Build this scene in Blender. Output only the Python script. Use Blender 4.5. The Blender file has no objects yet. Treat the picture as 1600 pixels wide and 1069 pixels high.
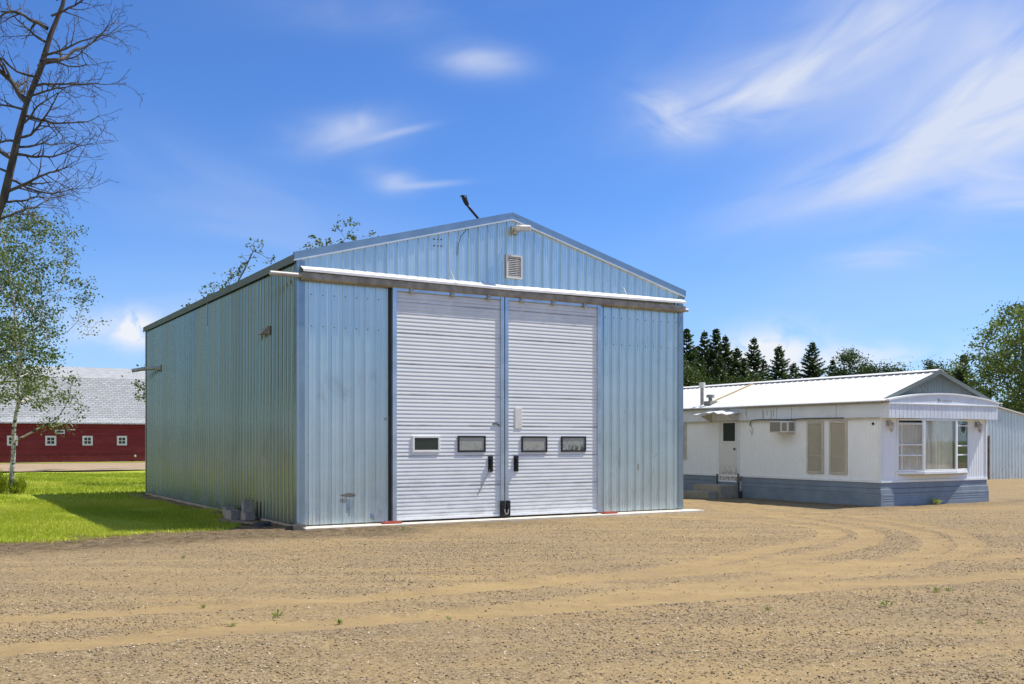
import bpy, math, random
import numpy as np
from mathutils import Vector, Matrix

R = math.radians
random.seed(7)
SC = bpy.context.scene
COL = SC.collection
CAMH = 1.65
TH = R(30.9)                      # the farmyard's buildings share one alignment
U = np.array([math.cos(TH), math.sin(TH), 0.0])
V = np.array([-math.sin(TH), math.cos(TH), 0.0])

# ------------------------------------------------------------------ node helper
class G:
    def __init__(s, tree):
        s.t = tree
        tree.nodes.clear()
    def n(s, typ, ins=None, **props):
        nd = s.t.nodes.new(typ)
        for k, v in props.items():
            setattr(nd, k, v)
        for k, v in (ins or {}).items():
            if isinstance(v, bpy.types.NodeSocket):
                s.t.links.new(v, nd.inputs[k])
            else:
                nd.inputs[k].default_value = v
        return nd
    def m(s, op, a, b=0.0, c=0.0, clamp=False):
        nd = s.n('ShaderNodeMath', {0: a, 1: b, 2: c}, operation=op)
        nd.use_clamp = clamp
        return nd.outputs[0]
    def vm(s, op, a, b=(0, 0, 0)):
        return s.n('ShaderNodeVectorMath', {0: a, 1: b}, operation=op).outputs[0]
    def mix(s, f, a, b, bt='MIX'):
        a = (*a, 1) if isinstance(a, tuple) and len(a) == 3 else a
        b = (*b, 1) if isinstance(b, tuple) and len(b) == 3 else b
        return s.n('ShaderNodeMixRGB', {0: f, 1: a, 2: b}, blend_type=bt).outputs[0]
    def ss(s, x, lo, hi, a=0.0, b=1.0):
        nd = s.n('ShaderNodeMapRange', {0: x, 1: lo, 2: hi, 3: a, 4: b}, interpolation_type='SMOOTHSTEP')
        return nd.outputs[0]
    def noise(s, vec, scale, detail=3, rough=.5, dist=0.0):
        return s.n('ShaderNodeTexNoise', {'Vector': vec, 'Scale': scale, 'Detail': detail, 'Roughness': rough, 'Distortion': dist}).outputs[0]
    def ramp(s, f, stops):
        nd = s.n('ShaderNodeValToRGB', {0: f})
        e = nd.color_ramp.elements
        while len(e) < len(stops):
            e.new(.5)
        for k, (p, c) in enumerate(stops):
            e[k].position = p
            e[k].color = (*c, 1)
        return nd.outputs[0]
    def pos(s, scale=(1, 1, 1), world=False):
        if world:
            p = s.n('ShaderNodeNewGeometry').outputs['Position']
        else:
            p = s.n('ShaderNodeTexCoord').outputs['Object']
        return s.n('ShaderNodeMapping', {0: p, 3: scale}).outputs[0]
    def attr(s, name):
        return s.n('ShaderNodeAttribute', attribute_name=name).outputs['Fac']
    def bump(s, h, strength=.3, dist=.01, normal=None):
        ins = {'Height': h, 'Strength': strength, 'Distance': dist}
        if normal is not None:
            ins['Normal'] = normal
        return s.n('ShaderNodeBump', ins).outputs[0]
    def bsdf(s, base, rough=.6, metal=0.0, normal=None, spec=.5, **kw):
        base = (*base, 1) if isinstance(base, tuple) and len(base) == 3 else base
        ins = {'Base Color': base, 'Roughness': rough, 'Metallic': metal, 'Specular IOR Level': spec}
        if normal is not None:
            ins['Normal'] = normal
        ins.update(kw)
        return s.n('ShaderNodeBsdfPrincipled', ins).outputs[0]
    def out(s, surf):
        s.n('ShaderNodeOutputMaterial', {0: surf})

def newmat(name):
    m = bpy.data.materials.new(name)
    m.use_nodes = True
    return m, G(m.node_tree)

MATS = {}
def plain(name, col, rough=.6, metal=0.0, var=.12, scale=6.0, bump=0.0, bscale=40.0, spec=.4, grime=0.0, gcol=(.2, .15, .09)):
    """One painted / bare material with uneven tone, fine bump and optional dirt blotches."""
    m, g = newmat(name)
    p = g.pos()
    nz = g.noise(p, scale, 5, .6)
    f = g.ss(nz, .3, .7)
    c = g.mix(f, tuple(x * (1 - var) for x in col), tuple(min(1, x * (1 + var)) for x in col))
    if grime:
        gn = g.noise(p, scale * 1.7, 7, .7, .6)
        c = g.mix(g.m('MULTIPLY', g.ss(gn, .5, .78), grime), c, gcol)
    nrm = None
    if bump:
        nrm = g.bump(g.noise(p, bscale, 4, .6), bump, .01)
    rr = g.m('ADD', rough - .06, g.m('MULTIPLY', nz, .12))
    g.out(g.bsdf(c, rr, metal, nrm, spec))
    MATS[name] = m
    return m

def siding_metal(name, col, axis, rough=.3, metal=.85, panel=.9144, tint=.05, wave=.35, green=0.0):
    """Bare galvanised sheet: sheet-to-sheet tone, spangle, streaks, oil-canning, splash dirt near the ground."""
    m, g = newmat(name)
    p = g.pos()
    sep = g.n('ShaderNodeSeparateXYZ', {0: p})
    a, z = sep.outputs[axis], sep.outputs[2]
    sheet = g.m('FLOOR', g.m('DIVIDE', a, panel))
    rnd = g.n('ShaderNodeTexWhiteNoise', {1: sheet}, noise_dimensions='1D').outputs[0]
    sp = g.noise(g.pos((12, 12, 4)), 1.0, 2, .5)
    streak = g.noise(g.pos((14, 14, .35)), 1.0, 4, .6)
    blot = g.noise(g.pos((.9, .9, 1.3)), 1.0, 5, .62, .4)
    val = g.m('ADD', g.m('MULTIPLY', g.m('SUBTRACT', rnd, .5), tint * 2), g.m('MULTIPLY', g.m('SUBTRACT', sp, .5), .06))
    val = g.m('ADD', val, g.m('MULTIPLY', g.m('SUBTRACT', streak, .5), .30))
    val = g.m('ADD', val, g.m('MULTIPLY', g.m('SUBTRACT', blot, .5), .30))
    c = g.mix(1.0, (*col, 1), g.n('ShaderNodeCombineColor', {0: g.m('ADD', 1, val), 1: g.m('ADD', 1, val), 2: g.m('ADD', 1, val)}).outputs[0], 'MULTIPLY')
    splash = g.m('MULTIPLY', g.ss(z, .95, .05), g.ss(g.noise(g.pos((6, 6, 3)), 1.0, 6, .65), .35, .75))
    c = g.mix(g.m('MULTIPLY', splash, .55 if axis == 0 else .2), c, (.30, .25, .18))
    bl2 = g.ss(g.noise(g.pos((1.6, 1.6, 1.0)), 1.0, 4, .6, .8), .56, .74)
    band = g.m('MULTIPLY', g.ss(z, .3, 1.4), g.ss(z, 3.4, 2.2))
    c = g.mix(g.m('MULTIPLY', g.m('MULTIPLY', bl2, band), .50), c, (.30, .28, .25))
    if axis == 0 and name == 'front_siding':
        wn = g.noise(g.pos((9, 9, 14)), 1.0, 5, .7)
        for (cx_, cz_, rx_, rz_, k_, cc) in ((1.02, .60, .15, .045, .75, (.20, .155, .11)), (.93, .50, .09, .05, .6, (.26, .22, .17)), (1.78, 2.08, .035, .035, .5, (.24, .22, .2)), (8.05, 1.05, .04, .08, .5, (.22, .16, .11))):
            q = g.m('ADD', g.m('POWER', g.m('ABSOLUTE', g.m('DIVIDE', g.m('SUBTRACT', a, cx_), rx_)), 2.0), g.m('POWER', g.m('ABSOLUTE', g.m('DIVIDE', g.m('SUBTRACT', z, cz_), rz_)), 2.0))
            f_ = g.m('MULTIPLY', g.ss(g.m('ADD', q, g.m('MULTIPLY', g.m('SUBTRACT', wn, .5), 3.0)), 1.3, .5), k_)
            c = g.mix(f_, c, cc)
    can = g.noise(g.pos((1.1, 1.1, .8)), 1.0, 2, .5)
    fine = g.noise(g.pos((4, 4, .9)), 1.0, 2, .5)
    h = g.m('ADD', g.m('MULTIPLY', can, 1.0), g.m('MULTIPLY', fine, .04))
    nrm = g.bump(h, wave, .05)
    rr = g.m('ADD', rough, g.m('ADD', g.m('MULTIPLY', g.m('SUBTRACT', blot, .5), .25), g.m('MULTIPLY', splash, .3 if axis == 0 else .08)))
    mt = g.m('SUBTRACT', metal, g.m('MULTIPLY', splash, .5 if axis == 0 else .1))
    g.out(g.bsdf(c, rr, mt, nrm, .5))
    MATS[name] = m
    return m

# ------------------------------------------------------------------ mesh helper
class MB:
    def __init__(s):
        s.v, s.f = [], []
    def add(s, vs, fs):
        o = len(s.v)
        s.v += [tuple(float(c) for c in v) for v in vs]
        s.f += [tuple(i + o for i in f) for f in fs]
        return s
    def box(s, a, b):
        x0, y0, z0 = (min(a[i], b[i]) for i in range(3))
        x1, y1, z1 = (max(a[i], b[i]) for i in range(3))
        return s.add([(x0, y0, z0), (x1, y0, z0), (x1, y1, z0), (x0, y1, z0), (x0, y0, z1), (x1, y0, z1), (x1, y1, z1), (x0, y1, z1)],
                     [(3, 2, 1, 0), (4, 5, 6, 7), (0, 1, 5, 4), (1, 2, 6, 5), (2, 3, 7, 6), (3, 0, 4, 7)])
    def obox(s, c, size, rot=(0, 0, 0)):
        from mathutils import Euler
        m = Euler(rot).to_matrix()
        hx, hy, hz = (q / 2 for q in size)
        vs = []
        for dz in (-hz, hz):
            for dx, dy in ((-hx, -hy), (hx, -hy), (hx, hy), (-hx, hy)):
                vs.append(Vector(c) + m @ Vector((dx, dy, dz)))
        return s.add(vs, [(3, 2, 1, 0), (4, 5, 6, 7), (0, 1, 5, 4), (1, 2, 6, 5), (2, 3, 7, 6), (3, 0, 4, 7)])
    def frame(s, x0, x1, z0, z1, y0, y1, w):
        """Rectangular ring in the xz plane between y0 and y1."""
        s.box((x0, y0, z0), (x1, y1, z0 + w)); s.box((x0, y0, z1 - w), (x1, y1, z1))
        s.box((x0, y0, z0 + w), (x0 + w, y1, z1 - w)); s.box((x1 - w, y0, z0 + w), (x1, y1, z1 - w))
        return s
    def frame_x(s, y0, y1, z0, z1, x0, x1, w):
        s.box((x0, y0, z0), (x1, y1, z0 + w)); s.box((x0, y0, z1 - w), (x1, y1, z1))
        s.box((x0, y0, z0 + w), (x1, y0 + w, z1 - w)); s.box((x0, y1 - w, z0 + w), (x1, y1, z1 - w))
        return s
    def tube(s, pts, rad, n=8, cap=True):
        pts = [Vector(p) for p in pts]
        k = len(pts)
        if not hasattr(rad, '__len__'):
            rad = [rad] * k
        vs, fs = [], []
        t0 = (pts[1] - pts[0]).normalized()
        side = t0.orthogonal().normalized()
        for i in range(k):
            t = (pts[min(i + 1, k - 1)] - pts[max(i - 1, 0)])
            t = t.normalized() if t.length > 1e-9 else t0
            side = (side - t * side.dot(t))
            side = side.normalized() if side.length > 1e-6 else t.orthogonal().normalized()
            up = t.cross(side)
            for j in range(n):
                a = 2 * math.pi * j / n
                vs.append(pts[i] + (side * math.cos(a) + up * math.sin(a)) * rad[i])
        for i in range(k - 1):
            for j in range(n):
                fs.append((i * n + j, i * n + (j + 1) % n, (i + 1) * n + (j + 1) % n, (i + 1) * n + j))
        if cap:
            fs.append(tuple(range(n - 1, -1, -1)))
            fs.append(tuple(range((k - 1) * n, k * n)))
        return s.add(vs, fs)
    def extrude(s, poly, fn, t0, t1):
        """Closed 2-D profile 'poly' carried from t0 to t1 by fn(a, b, t)."""
        n = len(poly)
        vs = [fn(a, b, t0) for a, b in poly] + [fn(a, b, t1) for a, b in poly]
        fs = [(i, (i + 1) % n, (i + 1) % n + n, i + n) for i in range(n)]
        fs += [tuple(range(n - 1, -1, -1)), tuple(range(n, 2 * n))]
        return s.add(vs, fs)
    def into(s, o, mat):
        """Add this geometry to an existing part as a second material."""
        me = o.data
        me.materials.append(MATS[mat])
        import bmesh
        bm = bmesh.new(); bm.from_mesh(me)
        idx = len(me.materials) - 1
        vs = [bm.verts.new(v) for v in s.v]
        for f in s.f:
            try:
                bm.faces.new([vs[i] for i in f]).material_index = idx
            except ValueError:
                pass
        bm.to_mesh(me); bm.free()
    def build(s, name, mat, parent=None, bevel=0.0, smooth=False, fix=True):
        me = bpy.data.meshes.new(name)
        me.from_pydata(s.v, [], s.f)
        if fix:
            import bmesh
            bm = bmesh.new(); bm.from_mesh(me)
            bmesh.ops.recalc_face_normals(bm, faces=bm.faces)
            bm.to_mesh(me); bm.free()
        if smooth:
            me.polygons.foreach_set('use_smooth', [True] * len(me.polygons))
        me.materials.append(MATS[mat] if isinstance(mat, str) else mat)
        o = bpy.data.objects.new(name, me)
        COL.objects.link(o)
        if parent is not None:
            o.parent = parent
        if bevel:
            b = o.modifiers.new('Bevel', 'BEVEL')
            b.width = bevel; b.segments = 2; b.limit_method = 'ANGLE'
        return o

def np_obj(name, verts, faces, mat, parent=None, attrs=None, smooth=False):
    verts = np.ascontiguousarray(verts, dtype=np.float32)
    faces = np.ascontiguousarray(faces, dtype=np.int32)
    k = faces.shape[1]
    me = bpy.data.meshes.new(name)
    me.vertices.add(len(verts)); me.vertices.foreach_set('co', verts.ravel())
    me.loops.add(faces.size); me.loops.foreach_set('vertex_index', faces.ravel())
    me.polygons.add(len(faces))
    me.polygons.foreach_set('loop_start', np.arange(0, faces.size, k, dtype=np.int32))
    me.polygons.foreach_set('loop_total', np.full(len(faces), k, dtype=np.int32))
    if smooth:
        me.polygons.foreach_set('use_smooth', np.ones(len(faces), dtype=bool))
    me.update(calc_edges=True)
    for an, (dom, arr) in (attrs or {}).items():
        at = me.attributes.new(an, 'FLOAT', dom)
        at.data.foreach_set('value', np.ascontiguousarray(arr, dtype=np.float32))
    me.materials.append(MATS[mat] if isinstance(mat, str) else mat)
    o = bpy.data.objects.new(name, me)
    COL.objects.link(o)
    if parent is not None:
        o.parent = parent
    return o

def tag(o, label=None, cat=None, group=None, kind=None):
    if label: o['label'] = label
    if cat: o['category'] = cat
    if group: o['group'] = group
    if kind: o['kind'] = kind
    return o

def thing(name, label, cat, loc=(0, 0, 0), rz=0.0, group=None):
    o = bpy.data.objects.new(name, None)
    o.empty_display_size = .3
    COL.objects.link(o)
    o.location = tuple(float(c) for c in loc); o.rotation_euler = (0, 0, rz)
    return tag(o, label, cat, group)

def copy_tree(o, parent=None):
    c = o.copy(); COL.objects.link(c)
    if parent is not None:
        c.parent = parent
    for ch in list(o.children):
        copy_tree(ch, c)
    return c

# ------------------------------------------------------------------ camera, sun, sky
cam = bpy.data.cameras.new('camera')
cam.sensor_width = 36.0
cam.lens = 1570 / 1600 * 36.0
cam.shift_y = 154.4 / 1600
cam.clip_start = .1
cam.clip_end = 6000
co = bpy.data.objects.new('camera', cam)
COL.objects.link(co)
co.location = (0, 0, CAMH)
co.rotation_euler = (R(90), 0, 0)
SC.camera = co

SUN_EL, SUN_AZ = R(58), math.atan2(.965, .26)      # azimuth clockwise from +Y
sd = Vector((math.sin(SUN_AZ) * math.cos(SUN_EL), math.cos(SUN_AZ) * math.cos(SUN_EL), math.sin(SUN_EL)))
sl = bpy.data.lights.new('sun', 'SUN')
sl.energy = 4.2
sl.angle = R(.5)
sl.color = (1.0, .94, .84)
so = bpy.data.objects.new('sun', sl)
COL.objects.link(so)
so.rotation_euler = sd.to_track_quat('Z', 'Y').to_euler()

SC.view_settings.view_transform = 'Standard'
SC.view_settings.look = 'None'
SC.view_settings.exposure = 0.58
SC.view_settings.gamma = 1.0
SC.view_settings.use_curve_mapping = False
SC.cycles.max_bounces = 6
SC.cycles.transparent_max_bounces = 12
SC.cycles.use_denoising = True

world = bpy.data.worlds.new('World')
SC.world = world
world.use_nodes = True
g = G(world.node_tree)
sky = g.n('ShaderNodeTexSky', sky_type='NISHITA')
sky.sun_disc = False
sky.sun_elevation = SUN_EL
sky.sun_rotation = SUN_AZ
sky.altitude = 500
sky.air_density = 1.0
sky.dust_density = .4
sky.ozone_density = 2.0
base = sky.outputs[0]
base = g.n('ShaderNodeHueSaturation', {'Hue': .5, 'Saturation': 1.12, 'Value': 1.0, 'Color': base}).outputs[0]
base = g.mix(1.0, base, (.55, .77, 1.13, 1), 'MULTIPLY')
d = g.n('ShaderNodeTexCoord').outputs['Generated']
sp = g.n('ShaderNodeSeparateXYZ', {0: d})
az = g.m('MULTIPLY', g.m('ARCTAN2', sp.outputs[0], sp.outputs[1]), 180 / math.pi)
el = g.m('MULTIPLY', g.m('ARCSINE', sp.outputs[2]), 180 / math.pi)

def wisp(a0, e0, sa, se, rot, dens, stretch=5.0, scale=.35, lo=.38, hi=.75, seed=0.0):
    """One soft cirrus patch centred on azimuth a0 / elevation e0 (degrees), fibres along 'rot'."""
    c, s_ = math.cos(R(rot)), math.sin(R(rot))
    da, de = g.m('SUBTRACT', az, a0), g.m('SUBTRACT', el, e0)
    p = g.m('ADD', g.m('MULTIPLY', da, c), g.m('MULTIPLY', de, s_))
    q = g.m('SUBTRACT', g.m('MULTIPLY', de, c), g.m('MULTIPLY', da, s_))
    r2 = g.m('ADD', g.m('POWER', g.m('ABSOLUTE', g.m('DIVIDE', p, sa)), 2.0), g.m('POWER', g.m('ABSOLUTE', g.m('DIVIDE', q, se)), 2.0))
    mask = g.m('EXPONENT', g.m('MULTIPLY', r2, -1.0))
    vec = g.n('ShaderNodeCombineXYZ', {0: g.m('DIVIDE', p, stretch), 1: q, 2: seed}).outputs[0]
    nz = g.ss(g.noise(vec, scale, 5, .47, .8), lo - .05, hi + .05)
    return g.m('MULTIPLY', g.m('MULTIPLY', mask, nz), dens)

W = []
W.append(wisp(13.3, 18.4, 4.8, 1.5, 14, 1.0, 3.5, .45, .22, .68, 1.0))     # bright band, upper right
W.append(wisp(8.6, 17.9, 1.9, 1.2, -18, .6, 2.0, .6, .28, .68, 1.7))
W.append(wisp(20.0, 21.5, 5.0, 1.9, 33, .75, 4.0, .4, .25, .72, 2.3))
W.append(wisp(25.8, 17.0, 6.0, 3.2, 28, 1.05, 3.5, .35, .22, .70, 3.1))
W.append(wisp(21.5, 14.4, 8.0, 1.4, 14, .8, 5.0, .5, .28, .68, 4.2))
W.append(wisp(26.5, 12.4, 3.5, 1.2, -10, .8, 4.0, .55, .25, .7, 5.4))
W.append(wisp(-9.6, 16.7, 3.0, 1.0, 9, .62, 3.2, .5, .10, .76, 6.1))
W.append(wisp(23.0, 19.0, 9.0, 5.5, 24, .42, 3.0, .22, .10, .80, 20.1))
W.append(wisp(15.0, 21.0, 8.0, 3.0, 15, .30, 3.5, .25, .15, .80, 21.3))
W.append(wisp(22.0, 8.5, 8.0, 3.0, 5, .22, 4.0, .25, .15, .80, 22.7))
W.append(wisp(-8.6, 17.4, 1.6, .55, 22, .35, 2.6, .7, .2, .72, 6.6))
W.append(wisp(-2.0, 20.7, 2.6, .8, -4, .66, 3.2, .5, .10, .76, 7.3))
W.append(wisp(-6.9, 14.4, 1.5, .65, -5, .55, 2.4, .5, .08, .74, 8.2))
W.append(wisp(20.3, 9.8, 2.8, .5, 3, .6, 4.0, .7, .28, .7, 9.0))
W.append(wisp(-15.0, 12.3, 9.0, 2.3, -14, .34, 4.0, .3, .2, .8, 10.1))
W.append(wisp(-7.0, 23.0, 7.0, 1.0, 4, .22, 5.0, .4, .3, .75, 11.4))
W.append(wisp(-18.0, 7.0, 8.0, 1.8, 0, .30, 5.0, .3, .2, .8, 12.4))
W.append(wisp(-6.4, 16.95, 1.7, .20, 14, .40, 4.0, .5, -.1, .7, 16.2))
W.append(wisp(-4.7, 14.25, 1.8, .18, 5, .35, 4.0, .5, -.1, .7, 17.2))
W2 = []
W2.append(wisp(14.0, 4.4, 2.6, 1.5, 8, 1.3, 1.1, .75, .30, .52, 13.0))      # low cumulus behind the spruces
W2.append(wisp(17.5, 4.4, 6.0, .8, 0, .7, 2.0, .6, .28, .6, 14.5))
W2.append(wisp(-20.6, 5.9, 1.2, .9, 0, 1.2, 1.1, 1.0, .34, .54, 15.2))
W2.append(wisp(-23.5, 5.8, 4.0, .9, 0, .45, 3.0, .6, .28, .62, 15.9))
tot = W[0]
for w_ in W[1:]:
    tot = g.m('ADD', tot, w_)
cum = W2[0]
for w_ in W2[1:]:
    cum = g.m('ADD', cum, w_)
# a thin broken veil over the rest of the sky
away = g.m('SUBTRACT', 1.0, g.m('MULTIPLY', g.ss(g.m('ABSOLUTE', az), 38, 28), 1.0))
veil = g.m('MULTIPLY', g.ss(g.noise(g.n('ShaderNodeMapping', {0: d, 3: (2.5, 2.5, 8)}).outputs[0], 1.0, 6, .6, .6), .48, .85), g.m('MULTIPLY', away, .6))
fill_cloud = g.m('MULTIPLY', g.m('MULTIPLY', g.ss(az, -62, -85), g.ss(az, -179, -160)), g.m('MULTIPLY', g.ss(el, 2, 8), g.ss(el, 75, 45)))  # unseen bright cloud bank, added to lift the shaded left-facing walls
fill_cloud = g.m('MULTIPLY', fill_cloud, g.ss(g.noise(g.n('ShaderNodeMapping', {0: d, 3: (3, 3, 6)}).outputs[0], 1.0, 5, .55, .5), .25, .55))
veil = g.m('MAXIMUM', veil, fill_cloud)
tot = g.m('MINIMUM', g.m('ADD', tot, veil), .92)
hz = g.m('MULTIPLY', g.ss(el, 14, -1), .42)
base = g.mix(hz, base, (3.3, 4.6, 6.6, 1))
skyc = g.mix(tot, base, (4.75, 5.15, 6.1, 1))
skyc = g.mix(g.m('MINIMUM', cum, .95), skyc, (5.9, 6.05, 6.4, 1))
skyc = g.mix(fill_cloud, skyc, (6.3, 6.5, 6.7, 1))
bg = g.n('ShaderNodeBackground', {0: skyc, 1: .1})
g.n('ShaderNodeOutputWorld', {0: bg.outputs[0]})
SKYBG = bg

# ------------------------------------------------------------------ materials
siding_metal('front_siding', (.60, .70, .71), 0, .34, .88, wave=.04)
siding_metal('shaded_side_siding', (.30, .345, .295), 1, .20, .92, wave=.025)  # same sheet as the front, its shade and tree reflection put into the colour
siding_metal('roof_sheet', (.55, .60, .64), 1, .35, .8)
siding_metal('shed_siding', (.62, .70, .74), 0, .4, .6)
siding_metal('gable_siding', (.15, .18, .17), 0, .6, .1)
plain('trim_metal', (.30, .38, .43), .34, .8, .08, 3, .08, 6)
plain('eave_dark', (.16, .18, .18), .45, .5, .1)
plain('trim_light', (.72, .76, .78), .35, .4, .06)
plain('flashing_white', (.80, .79, .76), .45, .1, .07, 2.0, grime=.35, gcol=(.42, .36, .28))
plain('track_steel', (.34, .30, .24), .6, .3, .25, 5, .2, 30, grime=.5, gcol=(.14, .08, .04))
plain('galv_channel', (.50, .58, .66), .32, .8, .12, 3, .1, 5)
plain('screw_grey', (.12, .13, .14), .6, .3)
plain('dark_gap', (.03, .035, .04), .8)
plain('black_metal', (.015, .015, .017), .45, .2, .2)
plain('black_rubber', (.02, .02, .021), .6, 0, .2)
plain('concrete', (.36, .32, .25), .9, 0, .15, 5, .4, 60, grime=.5, gcol=(.28, .22, .15))
plain('pale_concrete', (.62, .57, .48), .9, 0, .12, 4, .3, 60, grime=.5, gcol=(.40, .31, .2))
plain('block_concrete', (.30, .27, .235), .95, 0, .18, 12, .6, 90, grime=.3, gcol=(.12, .12, .09))
plain('red_paint', (.36, .07, .045), .6, .1, .2, 14, .2, 40, grime=.6, gcol=(.2, .12, .07))
plain('white_pvc', (.8, .8, .78), .4, 0, .04)
plain('fixture_grey', (.42, .40, .37), .5, .3, .15)
plain('vent_white', (.74, .72, .67), .5, 0, .05, grime=.4, gcol=(.45, .36, .26))
plain('mh_white', (.855, .89, .905), .5, .0, .02, 3, grime=.10, gcol=(.5, .46, .38))
plain('mh_trim', (.82, .85, .87), .45, .1, .04, grime=.25, gcol=(.5, .47, .4))
plain('mh_fascia', (.72, .77, .83), .5, .1, .06, 2, grime=.30, gcol=(.42, .40, .36))
plain('mh_blue', (.215, .265, .325), .5, .1, .10, 2.5, grime=.35, gcol=(.30, .29, .27))
plain('mh_roof', (.70, .70, .68), .6, 0, .03, 2, grime=.2, gcol=(.6, .57, .5))
plain('frame_beige', (.55, .51, .43), .5, .1, .1)
plain('blind', (.80, .76, .68), .25, 0, .05, 2)
plain('curtain', (.86, .85, .80), .9, 0, .1, 3)
plain('dark_room', (.02, .022, .022), .9)
plain('yellow_strip', (.55, .44, .22), .6, 0, .1)
plain('barn_trim', (.78, .76, .72), .6, 0, .06, 8, grime=.3)
plain('old_wood', (.19, .15, .11), .9, 0, .3, 6, .5, 30)
plain('dark_rubble', (.045, .042, .04), .9, 0, .3, 9, .5, 40)
plain('ac_grille', (.28, .27, .24), .6, .2, .4, 60)
plain('brass_dark', (.10, .09, .08), .5, .5, .2)

def dirty_shaded_panel(name, col, zlow, zhigh):
    m, g = newmat(name)
    p = g.pos()
    z = g.n('ShaderNodeSeparateXYZ', {0: p}).outputs[2]
    nz = g.noise(p, 1.6, 5, .6)
    c = g.mix(nz, tuple(x * .93 for x in col), tuple(min(.9, x * 1.05) for x in col))
    low = g.m('MULTIPLY', g.ss(z, zhigh, zlow), g.ss(g.noise(g.pos((2.2, 2.2, 7)), 1.0, 7, .7, .5), .42, .72))
    c = g.mix(g.m('MULTIPLY', low, .5), c, (.40, .38, .36))
    scr = g.ss(g.noise(g.pos((2.0, 2.0, 45)), 1.0, 6, .75, .4), .58, .72)
    c = g.mix(g.m('MULTIPLY', scr, .40), c, (.30, .29, .28))
    joint = g.m('ABSOLUTE', g.m('SUBTRACT', g.m('FRACT', g.m('DIVIDE', g.m('SUBTRACT', z, .13), .6096)), .5))
    jl = g.m('MULTIPLY', g.ss(joint, .44, .497), g.ss(g.noise(g.pos((1.1, 1.1, 3)), 1.0, 5, .7), .38, .62))
    c = g.mix(g.m('MULTIPLY', jl, .55), c, (.30, .27, .22))
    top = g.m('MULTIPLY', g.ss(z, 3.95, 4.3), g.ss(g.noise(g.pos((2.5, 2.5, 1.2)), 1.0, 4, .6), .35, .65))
    c = g.mix(g.m('MULTIPLY', top, .25), c, (.45, .47, .50))  # door top greyed: the track's shadow band put into the colour
    chips = g.ss(g.noise(g.pos((16, 16, 20)), 1.0, 3, .6), .70, .76)
    c = g.mix(g.m('MULTIPLY', chips, .5), c, (.25, .22, .18))
    g.out(g.bsdf(c, .42, .05, g.bump(g.noise(p, 3.0, 3, .5), .10, .03), .45))
    MATS[name] = m
dirty_shaded_panel('door_white', (.785, .80, .775), .1, 1.9)

def rusty_door():
    m, g = newmat('house_door_paint')
    p = g.pos()
    z = g.n('ShaderNodeSeparateXYZ', {0: p}).outputs[2]
    c = g.mix(g.noise(p, 4, 4, .6), (.66, .66, .64), (.76, .77, .77))
    rust = g.m('MULTIPLY', g.ss(z, 1.05, .5), g.ss(g.noise(g.pos((11, 11, 9)), 1.0, 6, .7), .42, .56))
    c = g.mix(g.m('MULTIPLY', rust, .8), c, (.26, .18, .10))
    spots = g.ss(g.noise(g.pos((9, 9, 12)), 1.0, 3, .6), .71, .76)
    c = g.mix(g.m('MULTIPLY', spots, .8), c, (.2, .15, .1))
    g.out(g.bsdf(c, .5, .05))
    MATS['house_door_paint'] = m
rusty_door()

def glass(name, tint=(.90, .89, .87), refl=.0):
    m, g = newmat(name)
    fr = g.n('ShaderNodeFresnel', {0: 1.5}).outputs[0]
    f = g.m('ADD', g.m('MULTIPLY', fr, .30), refl, clamp=True)
    t = g.n('ShaderNodeBsdfTransparent', {0: (*tint, 1)}).outputs[0]
    gl = g.n('ShaderNodeBsdfGlossy', {0: (.9, .95, .95, 1), 'Roughness': .03}).outputs[0]
    g.out(g.n('ShaderNodeMixShader', {0: f, 1: t, 2: gl}).outputs[0])
    MATS[name] = m
glass('glass')

def pane_mat(name, c0, c1, c2, amt):
    """Window pane with a crazed, peeling film."""
    m, g = newmat(name)
    p = g.pos()
    a = g.noise(g.pos((14, 14, 9)), 1.0, 6, .7, 1.2)
    z = g.n('ShaderNodeSeparateXYZ', {0: p}).outputs[2]
    c = g.mix(g.noise(p, 9, 4, .6), c0, c1)
    f = g.ss(a, .60 - amt, .66 - amt)
    low = g.ss(z, 1.62, 1.44)
    c = g.mix(g.m('MULTIPLY', f, g.m('ADD', .25, g.m('MULTIPLY', low, .75))), c, c2)
    g.out(g.bsdf(c, .16, 0, None, .6))
    MATS[name] = m
pane_mat('pane_dark', (.022, .028, .022), (.04, .045, .034), (.05, .055, .04), 0)
pane_mat('pane_film', (.30, .31, .27), (.42, .42, .38), (.10, .11, .08), .04)
pane_mat('pane_peeled', (.34, .36, .34), (.46, .47, .44), (.035, .045, .035), .14)

def bark_mat(name, c0, c1, c2, birch=False):
    m, g = newmat(name)
    p = g.pos()
    a = g.noise(g.pos((9, 9, 2.2)), 1.0, 6, .65)
    c = g.mix(g.ss(a, .3, .7), c0, c1)
    if birch:
        b = g.ss(g.noise(g.pos((5, 5, 13)), 1.0, 4, .6, .4), .53, .60)
        c = g.mix(b, c, c2)
    else:
        c = g.mix(g.ss(g.noise(g.pos((3, 3, .8)), 1.0, 4, .6), .55, .75), c, c2)
    g.out(g.bsdf(c, .85, 0, g.bump(a, .6, .02), .2))
    MATS[name] = m
bark_mat('aspen_bark', (.36, .34, .30), (.55, .53, .48), (.05, .045, .04), True)
bark_mat('dead_bark', (.045, .038, .032), (.11, .092, .075), (.20, .17, .14))
bark_mat('grey_bark', (.10, .09, .075), (.22, .20, .17), (.3, .28, .25))
bark_mat('spruce_bark', (.06, .045, .035), (.12, .095, .075), (.14, .12, .1))

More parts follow.
